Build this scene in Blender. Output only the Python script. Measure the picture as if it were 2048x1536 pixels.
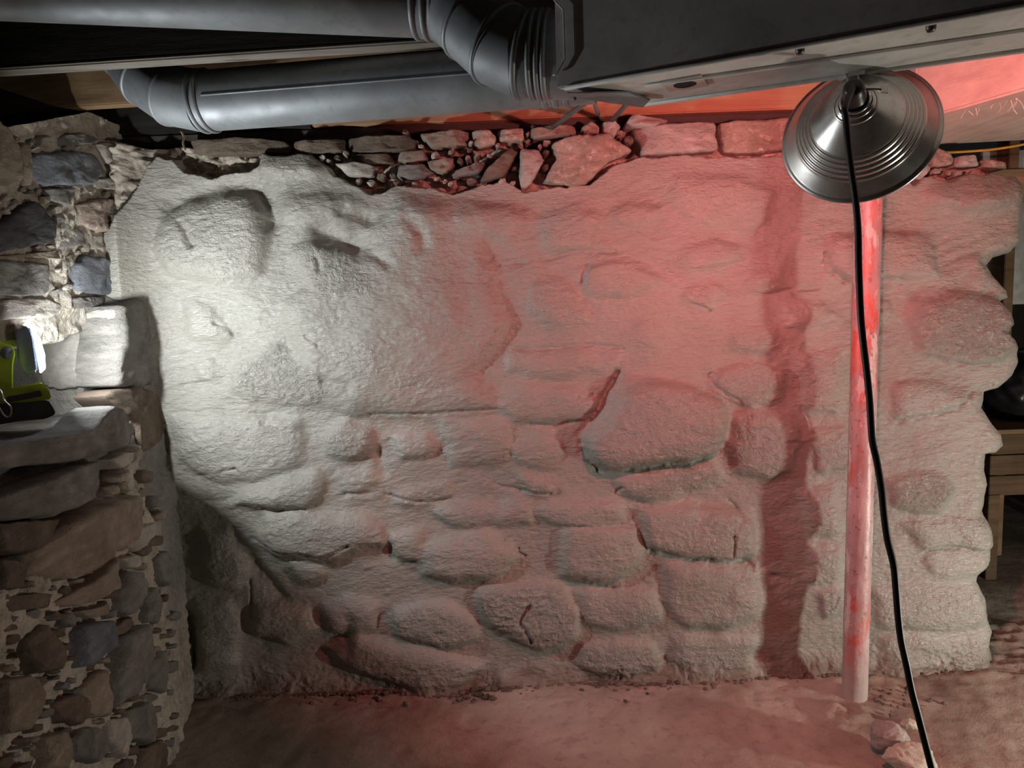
import bpy, bmesh, math, random
import numpy as np
from mathutils import Vector, Matrix

for o in list(bpy.data.objects):
    bpy.data.objects.remove(o)
S = bpy.context.scene
COL = S.collection
random.seed(7)
RNG = np.random.default_rng(11)

# ------------------------------------------------------------------ camera
F = 1400.0
CAM = np.array([0.0, -2.30, 1.31])
PITCH, ROLL = math.radians(6.5), math.radians(2.1)
_f = np.array([0, math.cos(PITCH), -math.sin(PITCH)])
_r0 = np.array([1.0, 0, 0]); _u0 = np.cross(_r0, _f)
RGT = math.cos(ROLL) * _r0 - math.sin(ROLL) * _u0
UPV = math.sin(ROLL) * _r0 + math.cos(ROLL) * _u0
cd = bpy.data.cameras.new('camera'); cam = bpy.data.objects.new('camera', cd); COL.objects.link(cam)
cd.sensor_width = 36.0; cd.lens = 36.0 * F / 2048.0; cd.clip_start = 0.02; cd.clip_end = 60
M = Matrix(((RGT[0], UPV[0], -_f[0], CAM[0]), (RGT[1], UPV[1], -_f[1], CAM[1]), (RGT[2], UPV[2], -_f[2], CAM[2]), (0, 0, 0, 1)))
cam.matrix_world = M
S.camera = cam
S.view_settings.view_transform = 'Standard'; S.view_settings.look = 'None'
S.view_settings.gamma = 1.0; S.view_settings.use_curve_mapping = False
S.view_settings.exposure = 0.12

def ray(px, py):
    return _f * F + RGT * (px - 1024.0) + UPV * (768.0 - py)
def onY(px, py, y):
    d = ray(px, py); return CAM + d * ((y - CAM[1]) / d[1])
def onZ(px, py, z):
    d = ray(px, py); return CAM + d * ((z - CAM[2]) / d[2])
def atD(px, py, dep):
    return CAM + ray(px, py) * (dep / F)
def onPlane(px, py, p0, n):
    d = ray(px, py); return CAM + d * (np.dot(np.asarray(p0) - CAM, n) / np.dot(d, n))
def proj(X, Y, Z):
    dx, dy, dz = X - CAM[0], Y - CAM[1], Z - CAM[2]
    zz = dx * _f[0] + dy * _f[1] + dz * _f[2]
    xx = dx * RGT[0] + dy * RGT[1] + dz * RGT[2]
    yy = dx * UPV[0] + dy * UPV[1] + dz * UPV[2]
    return 1024 + F * xx / zz, 768 - F * yy / zz

# ------------------------------------------------------------------ world and lights
w = bpy.data.worlds.new('world'); S.world = w; w.use_nodes = True
w.node_tree.nodes['Background'].inputs[0].default_value = (0.9, 0.92, 1.0, 1)
w.node_tree.nodes['Background'].inputs[1].default_value = 0.006

def area(name, loc, target, size, power, color, spread=180):
    l = bpy.data.lights.new(name, 'AREA'); l.shape = 'SQUARE' if not isinstance(size, tuple) else 'RECTANGLE'
    if isinstance(size, tuple): l.size, l.size_y = size
    else: l.size = size
    l.energy = power; l.color = color; l.spread = math.radians(spread)
    o = bpy.data.objects.new(name, l); COL.objects.link(o)
    o.location = loc
    o.rotation_euler = (Vector(target) - Vector(loc)).to_track_quat('-Z', 'Y').to_euler()
    return o
# floodlight standing low on the floor to the right of the photographer
FILL = area('flood_light', (2.5, -1.22, 0.25), (1.05, 0.0, 0.30), 0.10, 18.0, (1.0, 0.95, 0.84), 150)

# ------------------------------------------------------------------ helpers
def tag(o, label=None, cat=None, group=None, kind=None):
    if label: o['label'] = label
    if cat: o['category'] = cat
    if group: o['group'] = group
    if kind: o['kind'] = kind
    return o

def link(name, me, mat=None, parent=None, smooth=True):
    o = bpy.data.objects.new(name, me); COL.objects.link(o)
    if mat: me.materials.append(mat)
    if smooth and len(me.polygons):
        me.polygons.foreach_set('use_smooth', np.ones(len(me.polygons), bool))
    if parent: o.parent = parent
    return o

def empty(name, loc=(0, 0, 0)):
    o = bpy.data.objects.new(name, None); COL.objects.link(o); o.location = loc
    o.empty_display_size = 0.05
    return o

def local(parent, pts):
    """world points into the parent's space (parents are only translated)"""
    l = np.array(parent.location) if parent else np.zeros(3)
    return np.asarray(pts, float) - l

def from_np(name, verts, faces, mat=None, parent=None, smooth=True):
    me = bpy.data.meshes.new(name)
    me.from_pydata([tuple(map(float, v)) for v in verts], [], [tuple(map(int, f)) for f in faces])
    me.validate(); me.update()
    return link(name, me, mat, parent, smooth)

def grid_mesh(name, P, mat=None, parent=None, attr=None):
    """P: (n,m,3) array of points -> one quad mesh"""
    n, m = P.shape[:2]
    me = bpy.data.meshes.new(name)
    me.vertices.add(n * m); me.vertices.foreach_set('co', P.reshape(-1).astype(np.float32))
    i = np.arange((n - 1) * (m - 1)); r, c = i // (m - 1), i % (m - 1)
    a = r * m + c
    q = np.stack([a, a + 1, a + m + 1, a + m], 1).astype(np.int32)
    nq = len(q)
    me.loops.add(nq * 4); me.loops.foreach_set('vertex_index', q.reshape(-1))
    me.polygons.add(nq); me.polygons.foreach_set('loop_start', np.arange(0, nq * 4, 4, dtype=np.int32))
    me.polygons.foreach_set('loop_total', np.full(nq, 4, np.int32))
    me.update(calc_edges=True)
    if attr is not None:
        for k, v in attr.items():
            at = me.attributes.new(k, 'FLOAT', 'POINT'); at.data.foreach_set('value', v.reshape(-1).astype(np.float32))
    return link(name, me, mat, parent)

def bm_obj(name, bm, mat=None, parent=None, smooth=False):
    me = bpy.data.meshes.new(name); bm.to_mesh(me); bm.free()
    return link(name, me, mat, parent, smooth)

def hexa(name, bottom, top, mat, parent=None, bevel=0.004):
    """prism between two matching point loops"""
    bm = bmesh.new()
    b = [bm.verts.new(tuple(p)) for p in local(parent, bottom)]
    t = [bm.verts.new(tuple(p)) for p in local(parent, top)]
    n = len(b)
    bm.faces.new(b); bm.faces.new(t)
    for k in range(n):
        bm.faces.new((b[k], b[(k + 1) % n], t[(k + 1) % n], t[k]))
    bmesh.ops.recalc_face_normals(bm, faces=bm.faces)
    if bevel:
        bmesh.ops.bevel(bm, geom=list(bm.edges), offset=bevel, segments=2, affect='EDGES')
    return bm_obj(name, bm, mat, parent)

def prism(name, foot, z0, z1, mat, parent=None, bevel=0.004):
    return hexa(name, [(p[0], p[1], z0) for p in foot], [(p[0], p[1], z1) for p in foot], mat, parent, bevel)

def box(name, lo, hi, mat, parent=None, bevel=0.004):
    return prism(name, [(lo[0], lo[1]), (hi[0], lo[1]), (hi[0], hi[1]), (lo[0], hi[1])], lo[2], hi[2], mat, parent, bevel)

def frames(pts):
    pts = np.asarray(pts, float); n = len(pts)
    T = np.gradient(pts, axis=0); T /= np.linalg.norm(T, axis=1)[:, None]
    ref = np.array([0, 0, 1.0]) if abs(T[0][2]) < 0.9 else np.array([1.0, 0, 0])
    N = np.zeros_like(pts); v = np.cross(T[0], ref); N[0] = v / np.linalg.norm(v)
    for k in range(1, n):
        v = N[k - 1] - T[k] * np.dot(N[k - 1], T[k]); N[k] = v / np.linalg.norm(v)
    return T, N, np.cross(T, N)

def sweep(name, pts, rad, mat, parent=None, seg=24, caps=True):
    pts = local(parent, pts); n = len(pts)
    rad = np.full(n, rad) if np.isscalar(rad) else np.asarray(rad)
    T, N, B = frames(pts)
    a = np.linspace(0, 2 * math.pi, seg, endpoint=False)
    V = pts[:, None, :] + rad[:, None, None] * (np.cos(a)[None, :, None] * N[:, None, :] + np.sin(a)[None, :, None] * B[:, None, :])
    V = V.reshape(-1, 3); fs = []
    for i in range(n - 1):
        for j in range(seg):
            fs.append((i * seg + j, i * seg + (j + 1) % seg, (i + 1) * seg + (j + 1) % seg, (i + 1) * seg + j))
    if caps:
        fs.append(tuple(range(seg - 1, -1, -1))); fs.append(tuple((n - 1) * seg + k for k in range(seg)))
    o = from_np(name, V, fs, mat, parent)
    return o

def lathe(name, prof, origin, axis, mat, parent=None, seg=64):
    """prof: list of (radius, distance along axis)"""
    ax = Vector(axis).normalized(); q = Vector((0, 0, 1)).rotation_difference(ax)
    V, fs = [], []
    for r, t in prof:
        for k in range(seg):
            a = 2 * math.pi * k / seg
            V.append(np.array(origin) + np.array(q @ Vector((r * math.cos(a), r * math.sin(a), t))))
    for i in range(len(prof) - 1):
        for j in range(seg):
            fs.append((i * seg + j, i * seg + (j + 1) % seg, (i + 1) * seg + (j + 1) % seg, (i + 1) * seg + j))
    return from_np(name, local(parent, V), fs, mat, parent)

def spline(pts, n):
    """Catmull-Rom resample"""
    P = np.asarray(pts, float); P = np.vstack([2 * P[0] - P[1], P, 2 * P[-1] - P[-2]])
    k = len(P) - 3; out = []
    for u in np.linspace(0, k - 1e-6, n):
        i = int(u); t = u - i; a, b, c, d = P[i:i + 4]
        out.append(0.5 * ((2 * b) + (c - a) * t + (2 * a - 5 * b + 4 * c - d) * t * t + (3 * b - a - 3 * c + d) * t ** 3))
    return np.array(out)

# value noise
_TAB = RNG.random((256, 256))
def vnoise(x, y, seed=0):
    x = np.asarray(x, float) + seed * 17.31; y = np.asarray(y, float) + seed * 9.77
    xi, yi = np.floor(x).astype(int), np.floor(y).astype(int)
    fx, fy = x - xi, y - yi
    fx = fx * fx * fx * (fx * (fx * 6 - 15) + 10); fy = fy * fy * fy * (fy * (fy * 6 - 15) + 10)
    g = lambda a, b: _TAB[a & 255, b & 255]
    return (g(xi, yi) * (1 - fx) + g(xi + 1, yi) * fx) * (1 - fy) + (g(xi, yi + 1) * (1 - fx) + g(xi + 1, yi + 1) * fx) * fy
def fbm(x, y, oct=4, seed=0, gain=0.5):
    s, a, t = 0, 1.0, 0
    for k in range(oct):
        s = s + a * (vnoise(x * 2 ** k, y * 2 ** k, seed + k * 3) - 0.5); t += a; a *= gain
    return s / t * 2
def ridged(x, y, oct=3, seed=0):
    s, a, t = 0, 1.0, 0
    for k in range(oct):
        s = s + a * (1 - np.abs(2 * vnoise(x * 2 ** k, y * 2 ** k, seed + k * 5) - 1)); t += a; a *= 0.5
    return s / t
def blur(A, sig):
    r = max(1, int(sig * 2.5)); k = np.exp(-0.5 * (np.arange(-r, r + 1) / sig) ** 2); k /= k.sum()
    for ax in (0, 1):
        pad = [(0, 0), (0, 0)]; pad[ax] = (r, r)
        B = np.pad(A, pad, mode='edge'); out = np.zeros_like(A)
        for i, kk in enumerate(k):
            out += kk * (B[i:i + A.shape[0], :] if ax == 0 else B[:, i:i + A.shape[1]])
        A = out
    return A
def seg_dist(px, py, poly, closed=True):
    P = np.asarray(poly, float); n = len(P); d = np.full(px.shape, 1e9)
    for i in range(n if closed else n - 1):
        a, b = P[i], P[(i + 1) % n]; ab = b - a; L = ab @ ab + 1e-9
        t = np.clip(((px - a[0]) * ab[0] + (py - a[1]) * ab[1]) / L, 0, 1)
        d = np.minimum(d, np.hypot(px - a[0] - t * ab[0], py - a[1] - t * ab[1]))
    return d
def inside(px, py, poly):
    P = np.asarray(poly, float); n = len(P); c = np.zeros(px.shape, bool)
    for i in range(n):
        x1, y1 = P[i]; x2, y2 = P[(i + 1) % n]
        if y1 == y2: continue
        c ^= ((y1 > py) != (y2 > py)) & (px < (x2 - x1) * (py - y1) / (y2 - y1) + x1)
    return c

# ------------------------------------------------------------------ materials
class NT:
    def __init__(s, name):
        s.m = bpy.data.materials.new(name); s.m.use_nodes = True
        s.t = s.m.node_tree; s.n = s.t.nodes; s.b = s.n['Principled BSDF']
        s.tc = s.n.new('ShaderNodeTexCoord').outputs['Object']
    def lk(s, a, b): s.t.links.new(a, b)
    def noise(s, scale, detail=4, rough=0.55, stretch=None, dist=0.0):
        n = s.n.new('ShaderNodeTexNoise'); n.inputs['Scale'].default_value = scale
        n.inputs['Detail'].default_value = detail; n.inputs['Roughness'].default_value = rough
        n.inputs['Distortion'].default_value = dist
        v = s.tc
        if stretch is not None:
            mp = s.n.new('ShaderNodeMapping')
            mp.inputs['Scale'].default_value = stretch[:3]
            if len(stretch) > 3: mp.inputs['Rotation'].default_value = stretch[3]
            s.lk(v, mp.inputs[0]); v = mp.outputs[0]
        s.lk(v, n.inputs['Vector']); return n.outputs['Fac']
    def ramp(s, fac, stops):
        r = s.n.new('ShaderNodeValToRGB'); e = r.color_ramp.elements
        while len(e) < len(stops): e.new(0.5)
        for k, (p, c) in enumerate(stops):
            e[k].position = p
            e[k].color = (c, c, c, 1) if np.isscalar(c) else (*c, 1)
        s.lk(fac, r.inputs[0]); return r.outputs[0]
    def mix(s, fac, a, b, mode='MIX'):
        m = s.n.new('ShaderNodeMix'); m.data_type = 'RGBA'; m.blend_type = mode
        for sock, v in ((m.inputs[0], fac), (m.inputs[6], a), (m.inputs[7], b)):
            if hasattr(v, 'links'): s.lk(v, sock)
            elif sock == m.inputs[0]: sock.default_value = v
            else: sock.default_value = (*v, 1)
        return m.outputs[2]
    def math(s, op, a, b=0.0):
        m = s.n.new('ShaderNodeMath'); m.operation = op
        for k, v in enumerate((a, b)):
            if hasattr(v, 'links'): s.lk(v, m.inputs[k])
            else: m.inputs[k].default_value = v
        return m.outputs[0]
    def attr(s, name):
        a = s.n.new('ShaderNodeAttribute'); a.attribute_name = name; return a.outputs['Fac']
    def bump(s, h, dist, strength=1.0, prev=None):
        b = s.n.new('ShaderNodeBump'); b.inputs['Distance'].default_value = dist; b.inputs['Strength'].default_value = strength
        s.lk(h, b.inputs['Height'])
        if prev is not None: s.lk(prev, b.inputs['Normal'])
        return b.outputs[0]
    def done(s, color=None, rough=0.7, metal=0.0, normal=None, spec=0.5):
        for key, v in (('Base Color', color), ('Roughness', rough), ('Metallic', metal)):
            if v is None: continue
            if hasattr(v, 'links'): s.lk(v, s.b.inputs[key])
            else: s.b.inputs[key].default_value = (*v, 1) if not np.isscalar(v) else v
        s.b.inputs['Specular IOR Level'].default_value = spec
        if normal is not None: s.lk(normal, s.b.inputs['Normal'])
        return s.m

def mat_parge():
    t = NT('parge')
    pm = t.attr('parge')
    wet = t.noise(3.2, 3, 0.5)
    c = t.ramp(t.noise(2.0, 4, 0.55), [(0.3, (0.245, 0.232, 0.197)), (0.7, (0.335, 0.323, 0.282))])
    c = t.mix(t.ramp(t.noise(30, 3), [(0.42, 0.0), (0.75, 0.35)]), c, (0.27, 0.255, 0.215))
    mort = t.ramp(t.noise(14, 5, 0.65), [(0.3, (0.22, 0.18, 0.14)), (0.5, (0.42, 0.36, 0.29)), (0.7, (0.55, 0.49, 0.42))])
    dirt = t.attr('dirt')
    c = t.mix(pm, mort, c)
    c = t.mix(dirt, c, (0.16, 0.115, 0.085))
    glos = t.ramp(wet, [(0.36, 0.30), (0.62, 0.50)])
    rough = t.mix(pm, (0.92, 0.92, 0.92), glos)
    rough = t.mix(t.math('MULTIPLY', dirt, 0.8), rough, (0.8, 0.8, 0.8))
    wr = t.math('MINIMUM', t.attr('wrinkle'), 1.0)
    rough = t.mix(t.math('MULTIPLY', t.math('MULTIPLY', wr, pm), 0.75), rough, (0.24, 0.24, 0.24))
    h1 = t.noise(40, 4, 0.62, (0.8, 1.0, 2.1, (0, 0.35, 0)), 0.5)
    h2 = t.noise(120, 4, 0.62, (0.45, 1.0, 1.7, (0, -0.25, 0)), 0.5)
    h3 = t.noise(44, 4, 0.6, (1, 1, 1.25, (0, 0.5, 0)), 1.6)
    n = t.bump(h1, 0.008, 0.8)
    n = t.bump(h2, 0.0032, 0.9, n)
    b3 = t.n.new('ShaderNodeBump'); b3.inputs['Distance'].default_value = 0.014
    t.lk(h3, b3.inputs['Height']); t.lk(t.math('MULTIPLY', wr, 0.9), b3.inputs['Strength']); t.lk(n, b3.inputs['Normal'])
    n = b3.outputs[0]
    t.lk(t.math('MULTIPLY', t.math('MULTIPLY', wr, pm), 0.7), t.b.inputs['Coat Weight']); t.b.inputs['Coat Roughness'].default_value = 0.17
    t.lk(n, t.b.inputs['Coat Normal'])
    return t.done(c, rough, 0.0, n, 0.55)

def mat_stone(name, c1, c2, rough=0.85, speck=None, sc=9):
    t = NT(name)
    c = t.ramp(t.noise(sc, 5, 0.6), [(0.32, c1), (0.68, c2)])
    if speck: c = t.mix(t.ramp(t.noise(60, 3), [(0.55, 0.0), (0.68, 0.8)]), c, speck)
    n = t.bump(t.noise(22, 8, 0.7, (1, 1, 2.2), 0.6), 0.022, 0.9)
    n = t.bump(t.noise(120, 4, 0.65), 0.004, 0.8, n)
    return t.done(c, rough, 0, n, 0.35)

def mat_mortar():
    t = NT('lime mortar')
    sm = t.attr('smear')
    c = t.ramp(t.noise(11, 6, 0.65), [(0.28, (0.24, 0.205, 0.16)), (0.5, (0.50, 0.45, 0.375)), (0.72, (0.64, 0.59, 0.51))])
    c = t.mix(sm, c, (0.27, 0.26, 0.23))
    hh = t.noise(36, 6, 0.7)
    n = t.bump(hh, 0.026, 0.9)
    n = t.bump(t.noise(160, 3), 0.003, 0.6, n)
    return t.done(c, t.mix(sm, (0.93, 0.93, 0.93), (0.55, 0.55, 0.55)), 0, n, 0.35)

def mat_floor():
    t = NT('damp dirt over concrete')
    big = t.noise(1.7, 5, 0.6)
    c = t.ramp(big, [(0.32, (0.20, 0.165, 0.125)), (0.52, (0.35, 0.30, 0.245)), (0.7, (0.46, 0.405, 0.345))])
    c = t.mix(t.ramp(t.noise(26, 5, 0.7), [(0.52, 0.0), (0.72, 0.55)]), c, (0.17, 0.12, 0.085))
    n = t.bump(t.noise(24, 5, 0.65), 0.006, 0.6)
    n = t.bump(t.noise(150, 4, 0.6), 0.0025, 0.6, n)
    return t.done(c, t.ramp(t.noise(4, 4), [(0.35, 0.5), (0.65, 0.85)]), 0, n, 0.4)

def mat_wood(name, c1, c2, rough=0.75, axis=0):
    t = NT(name)
    st = [1.5, 1.5, 1.5]; 
    for k in range(3):
        if k != axis: st[k] = 22
    c = t.ramp(t.noise(1.0, 6, 0.6, st, 0.6), [(0.3, c1), (0.7, c2)])
    c = t.mix(t.ramp(t.noise(7, 4), [(0.5, 0), (0.8, 0.5)]), c, tuple(x * 0.5 for x in c1))
    n = t.bump(t.noise(2.0, 5, 0.6, st), 0.003, 0.6)
    return t.done(c, rough, 0, n, 0.3)

def mat_galv(name, base=(0.50, 0.52, 0.53), rough=0.42, metal=0.75):
    t = NT(name)
    c = t.ramp(t.noise(5, 5, 0.6), [(0.3, tuple(x * 0.62 for x in base)), (0.65, base)])
    c = t.mix(t.ramp(t.noise(38, 3), [(0.55, 0), (0.75, 0.4)]), c, tuple(x * 0.45 for x in base))
    r = t.ramp(t.noise(9, 4), [(0.3, rough - 0.08), (0.7, rough + 0.15)])
    n = t.bump(t.noise(3.5, 2), 0.006, 0.4)
    return t.done(c, r, metal, n, 0.5)

def mat_plain(name, color, rough=0.5, metal=0.0, var=0.15, sc=20):
    t = NT(name)
    lo = tuple(x * (1 - var) for x in color); hi = tuple(min(1, x * (1 + var)) for x in color)
    c = t.ramp(t.noise(sc, 4), [(0.35, lo), (0.65, hi)])
    return t.done(c, rough, metal, t.bump(t.noise(sc * 8, 2), 0.0006, 0.3))

def mat_emit(name, color, strength):
    t = NT(name); t.b.inputs['Emission Color'].default_value = (*color, 1); t.b.inputs['Emission Strength'].default_value = strength
    return t.done((0.9, 0.9, 0.9), 0.3)

def mat_post():
    t = NT('flaking post paint')
    c = t.ramp(t.noise(6, 4, 0.6, (1, 1, 0.6)), [(0.35, (0.38, 0.22, 0.21)), (0.65, (0.56, 0.40, 0.39))])
    c = t.mix(t.ramp(t.noise(4.5, 5, 0.7, (1.5, 1.5, 0.7)), [(0.50, 0.0), (0.59, 0.9)]), c, (0.60, 0.10, 0.07))
    c = t.mix(t.ramp(t.noise(13, 5, 0.7, (1.3, 1.3, 0.35)), [(0.57, 0.0), (0.62, 0.85)]), c, (0.66, 0.60, 0.56))
    c = t.mix(t.ramp(t.noise(60, 3), [(0.62, 0.0), (0.68, 0.7)]), c, (0.2, 0.12, 0.1))
    sx = t.n.new('ShaderNodeSeparateXYZ'); t.lk(t.tc, sx.inputs[0])
    wear = t.ramp(t.math('ADD', sx.outputs[2], t.math('MULTIPLY', t.noise(12, 4), 0.22)), [(0.16, 0.85), (0.30, 0.0)])
    c = t.mix(wear, c, (0.42, 0.37, 0.33))
    n = t.bump(t.noise(30, 5, 0.65, (1, 1, 0.6)), 0.004, 0.8)
    return t.done(c, 0.38, 0, n)

PARGE = mat_parge(); MORTAR = mat_mortar(); FLOORM = mat_floor()
ST = {
    'grey': mat_stone('grey fieldstone', (0.16, 0.15, 0.135), (0.30, 0.285, 0.26)),
    'tan': mat_stone('tan fieldstone', (0.25, 0.20, 0.15), (0.42, 0.35, 0.28)),
    'pink': mat_stone('pinkish granite', (0.34, 0.26, 0.20), (0.55, 0.44, 0.36), speck=(0.7, 0.62, 0.55)),
    'dark': mat_stone('dark basalt', (0.045, 0.044, 0.046), (0.075, 0.073, 0.074), 0.7),
    'blue': mat_stone('blue grey slate', (0.13, 0.14, 0.16), (0.26, 0.275, 0.30), 0.75),
    'pale': mat_stone('pale limestone', (0.40, 0.36, 0.31), (0.60, 0.56, 0.50)),
    'brown': mat_stone('brown fieldstone', (0.12, 0.09, 0.065), (0.24, 0.185, 0.14)),
}
W_DARK = mat_wood('soot dark joist wood', (0.035, 0.03, 0.025), (0.09, 0.078, 0.065))
W_BLACK = mat_wood('near black wood', (0.012, 0.010, 0.009), (0.035, 0.03, 0.026))  # near-black puts shade into the near joist's front and the left rim joist
W_LITEDGE = mat_wood('pale lit underside wood', (0.15, 0.13, 0.11), (0.30, 0.27, 0.23))  # pale tone stands for light on the joist's underside
W_BROWN = mat_wood('brown joist wood', (0.17, 0.10, 0.05), (0.34, 0.22, 0.12))
W_ORANGE = mat_wood('orange pine', (0.30, 0.17, 0.09), (0.52, 0.33, 0.19))
W_GREY = mat_wood('grey planed beam', (0.36, 0.30, 0.25), (0.55, 0.48, 0.40), axis=1)
GALV = mat_galv('galvanised duct', (0.31, 0.33, 0.345), 0.54, 0.55); GALV2 = mat_galv('dull galvanised trunk', (0.86, 0.85, 0.80), 0.6, 0.1)
DUST = mat_plain('dusty duct metal', (0.10, 0.095, 0.085), 0.7, 0.2)

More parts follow.
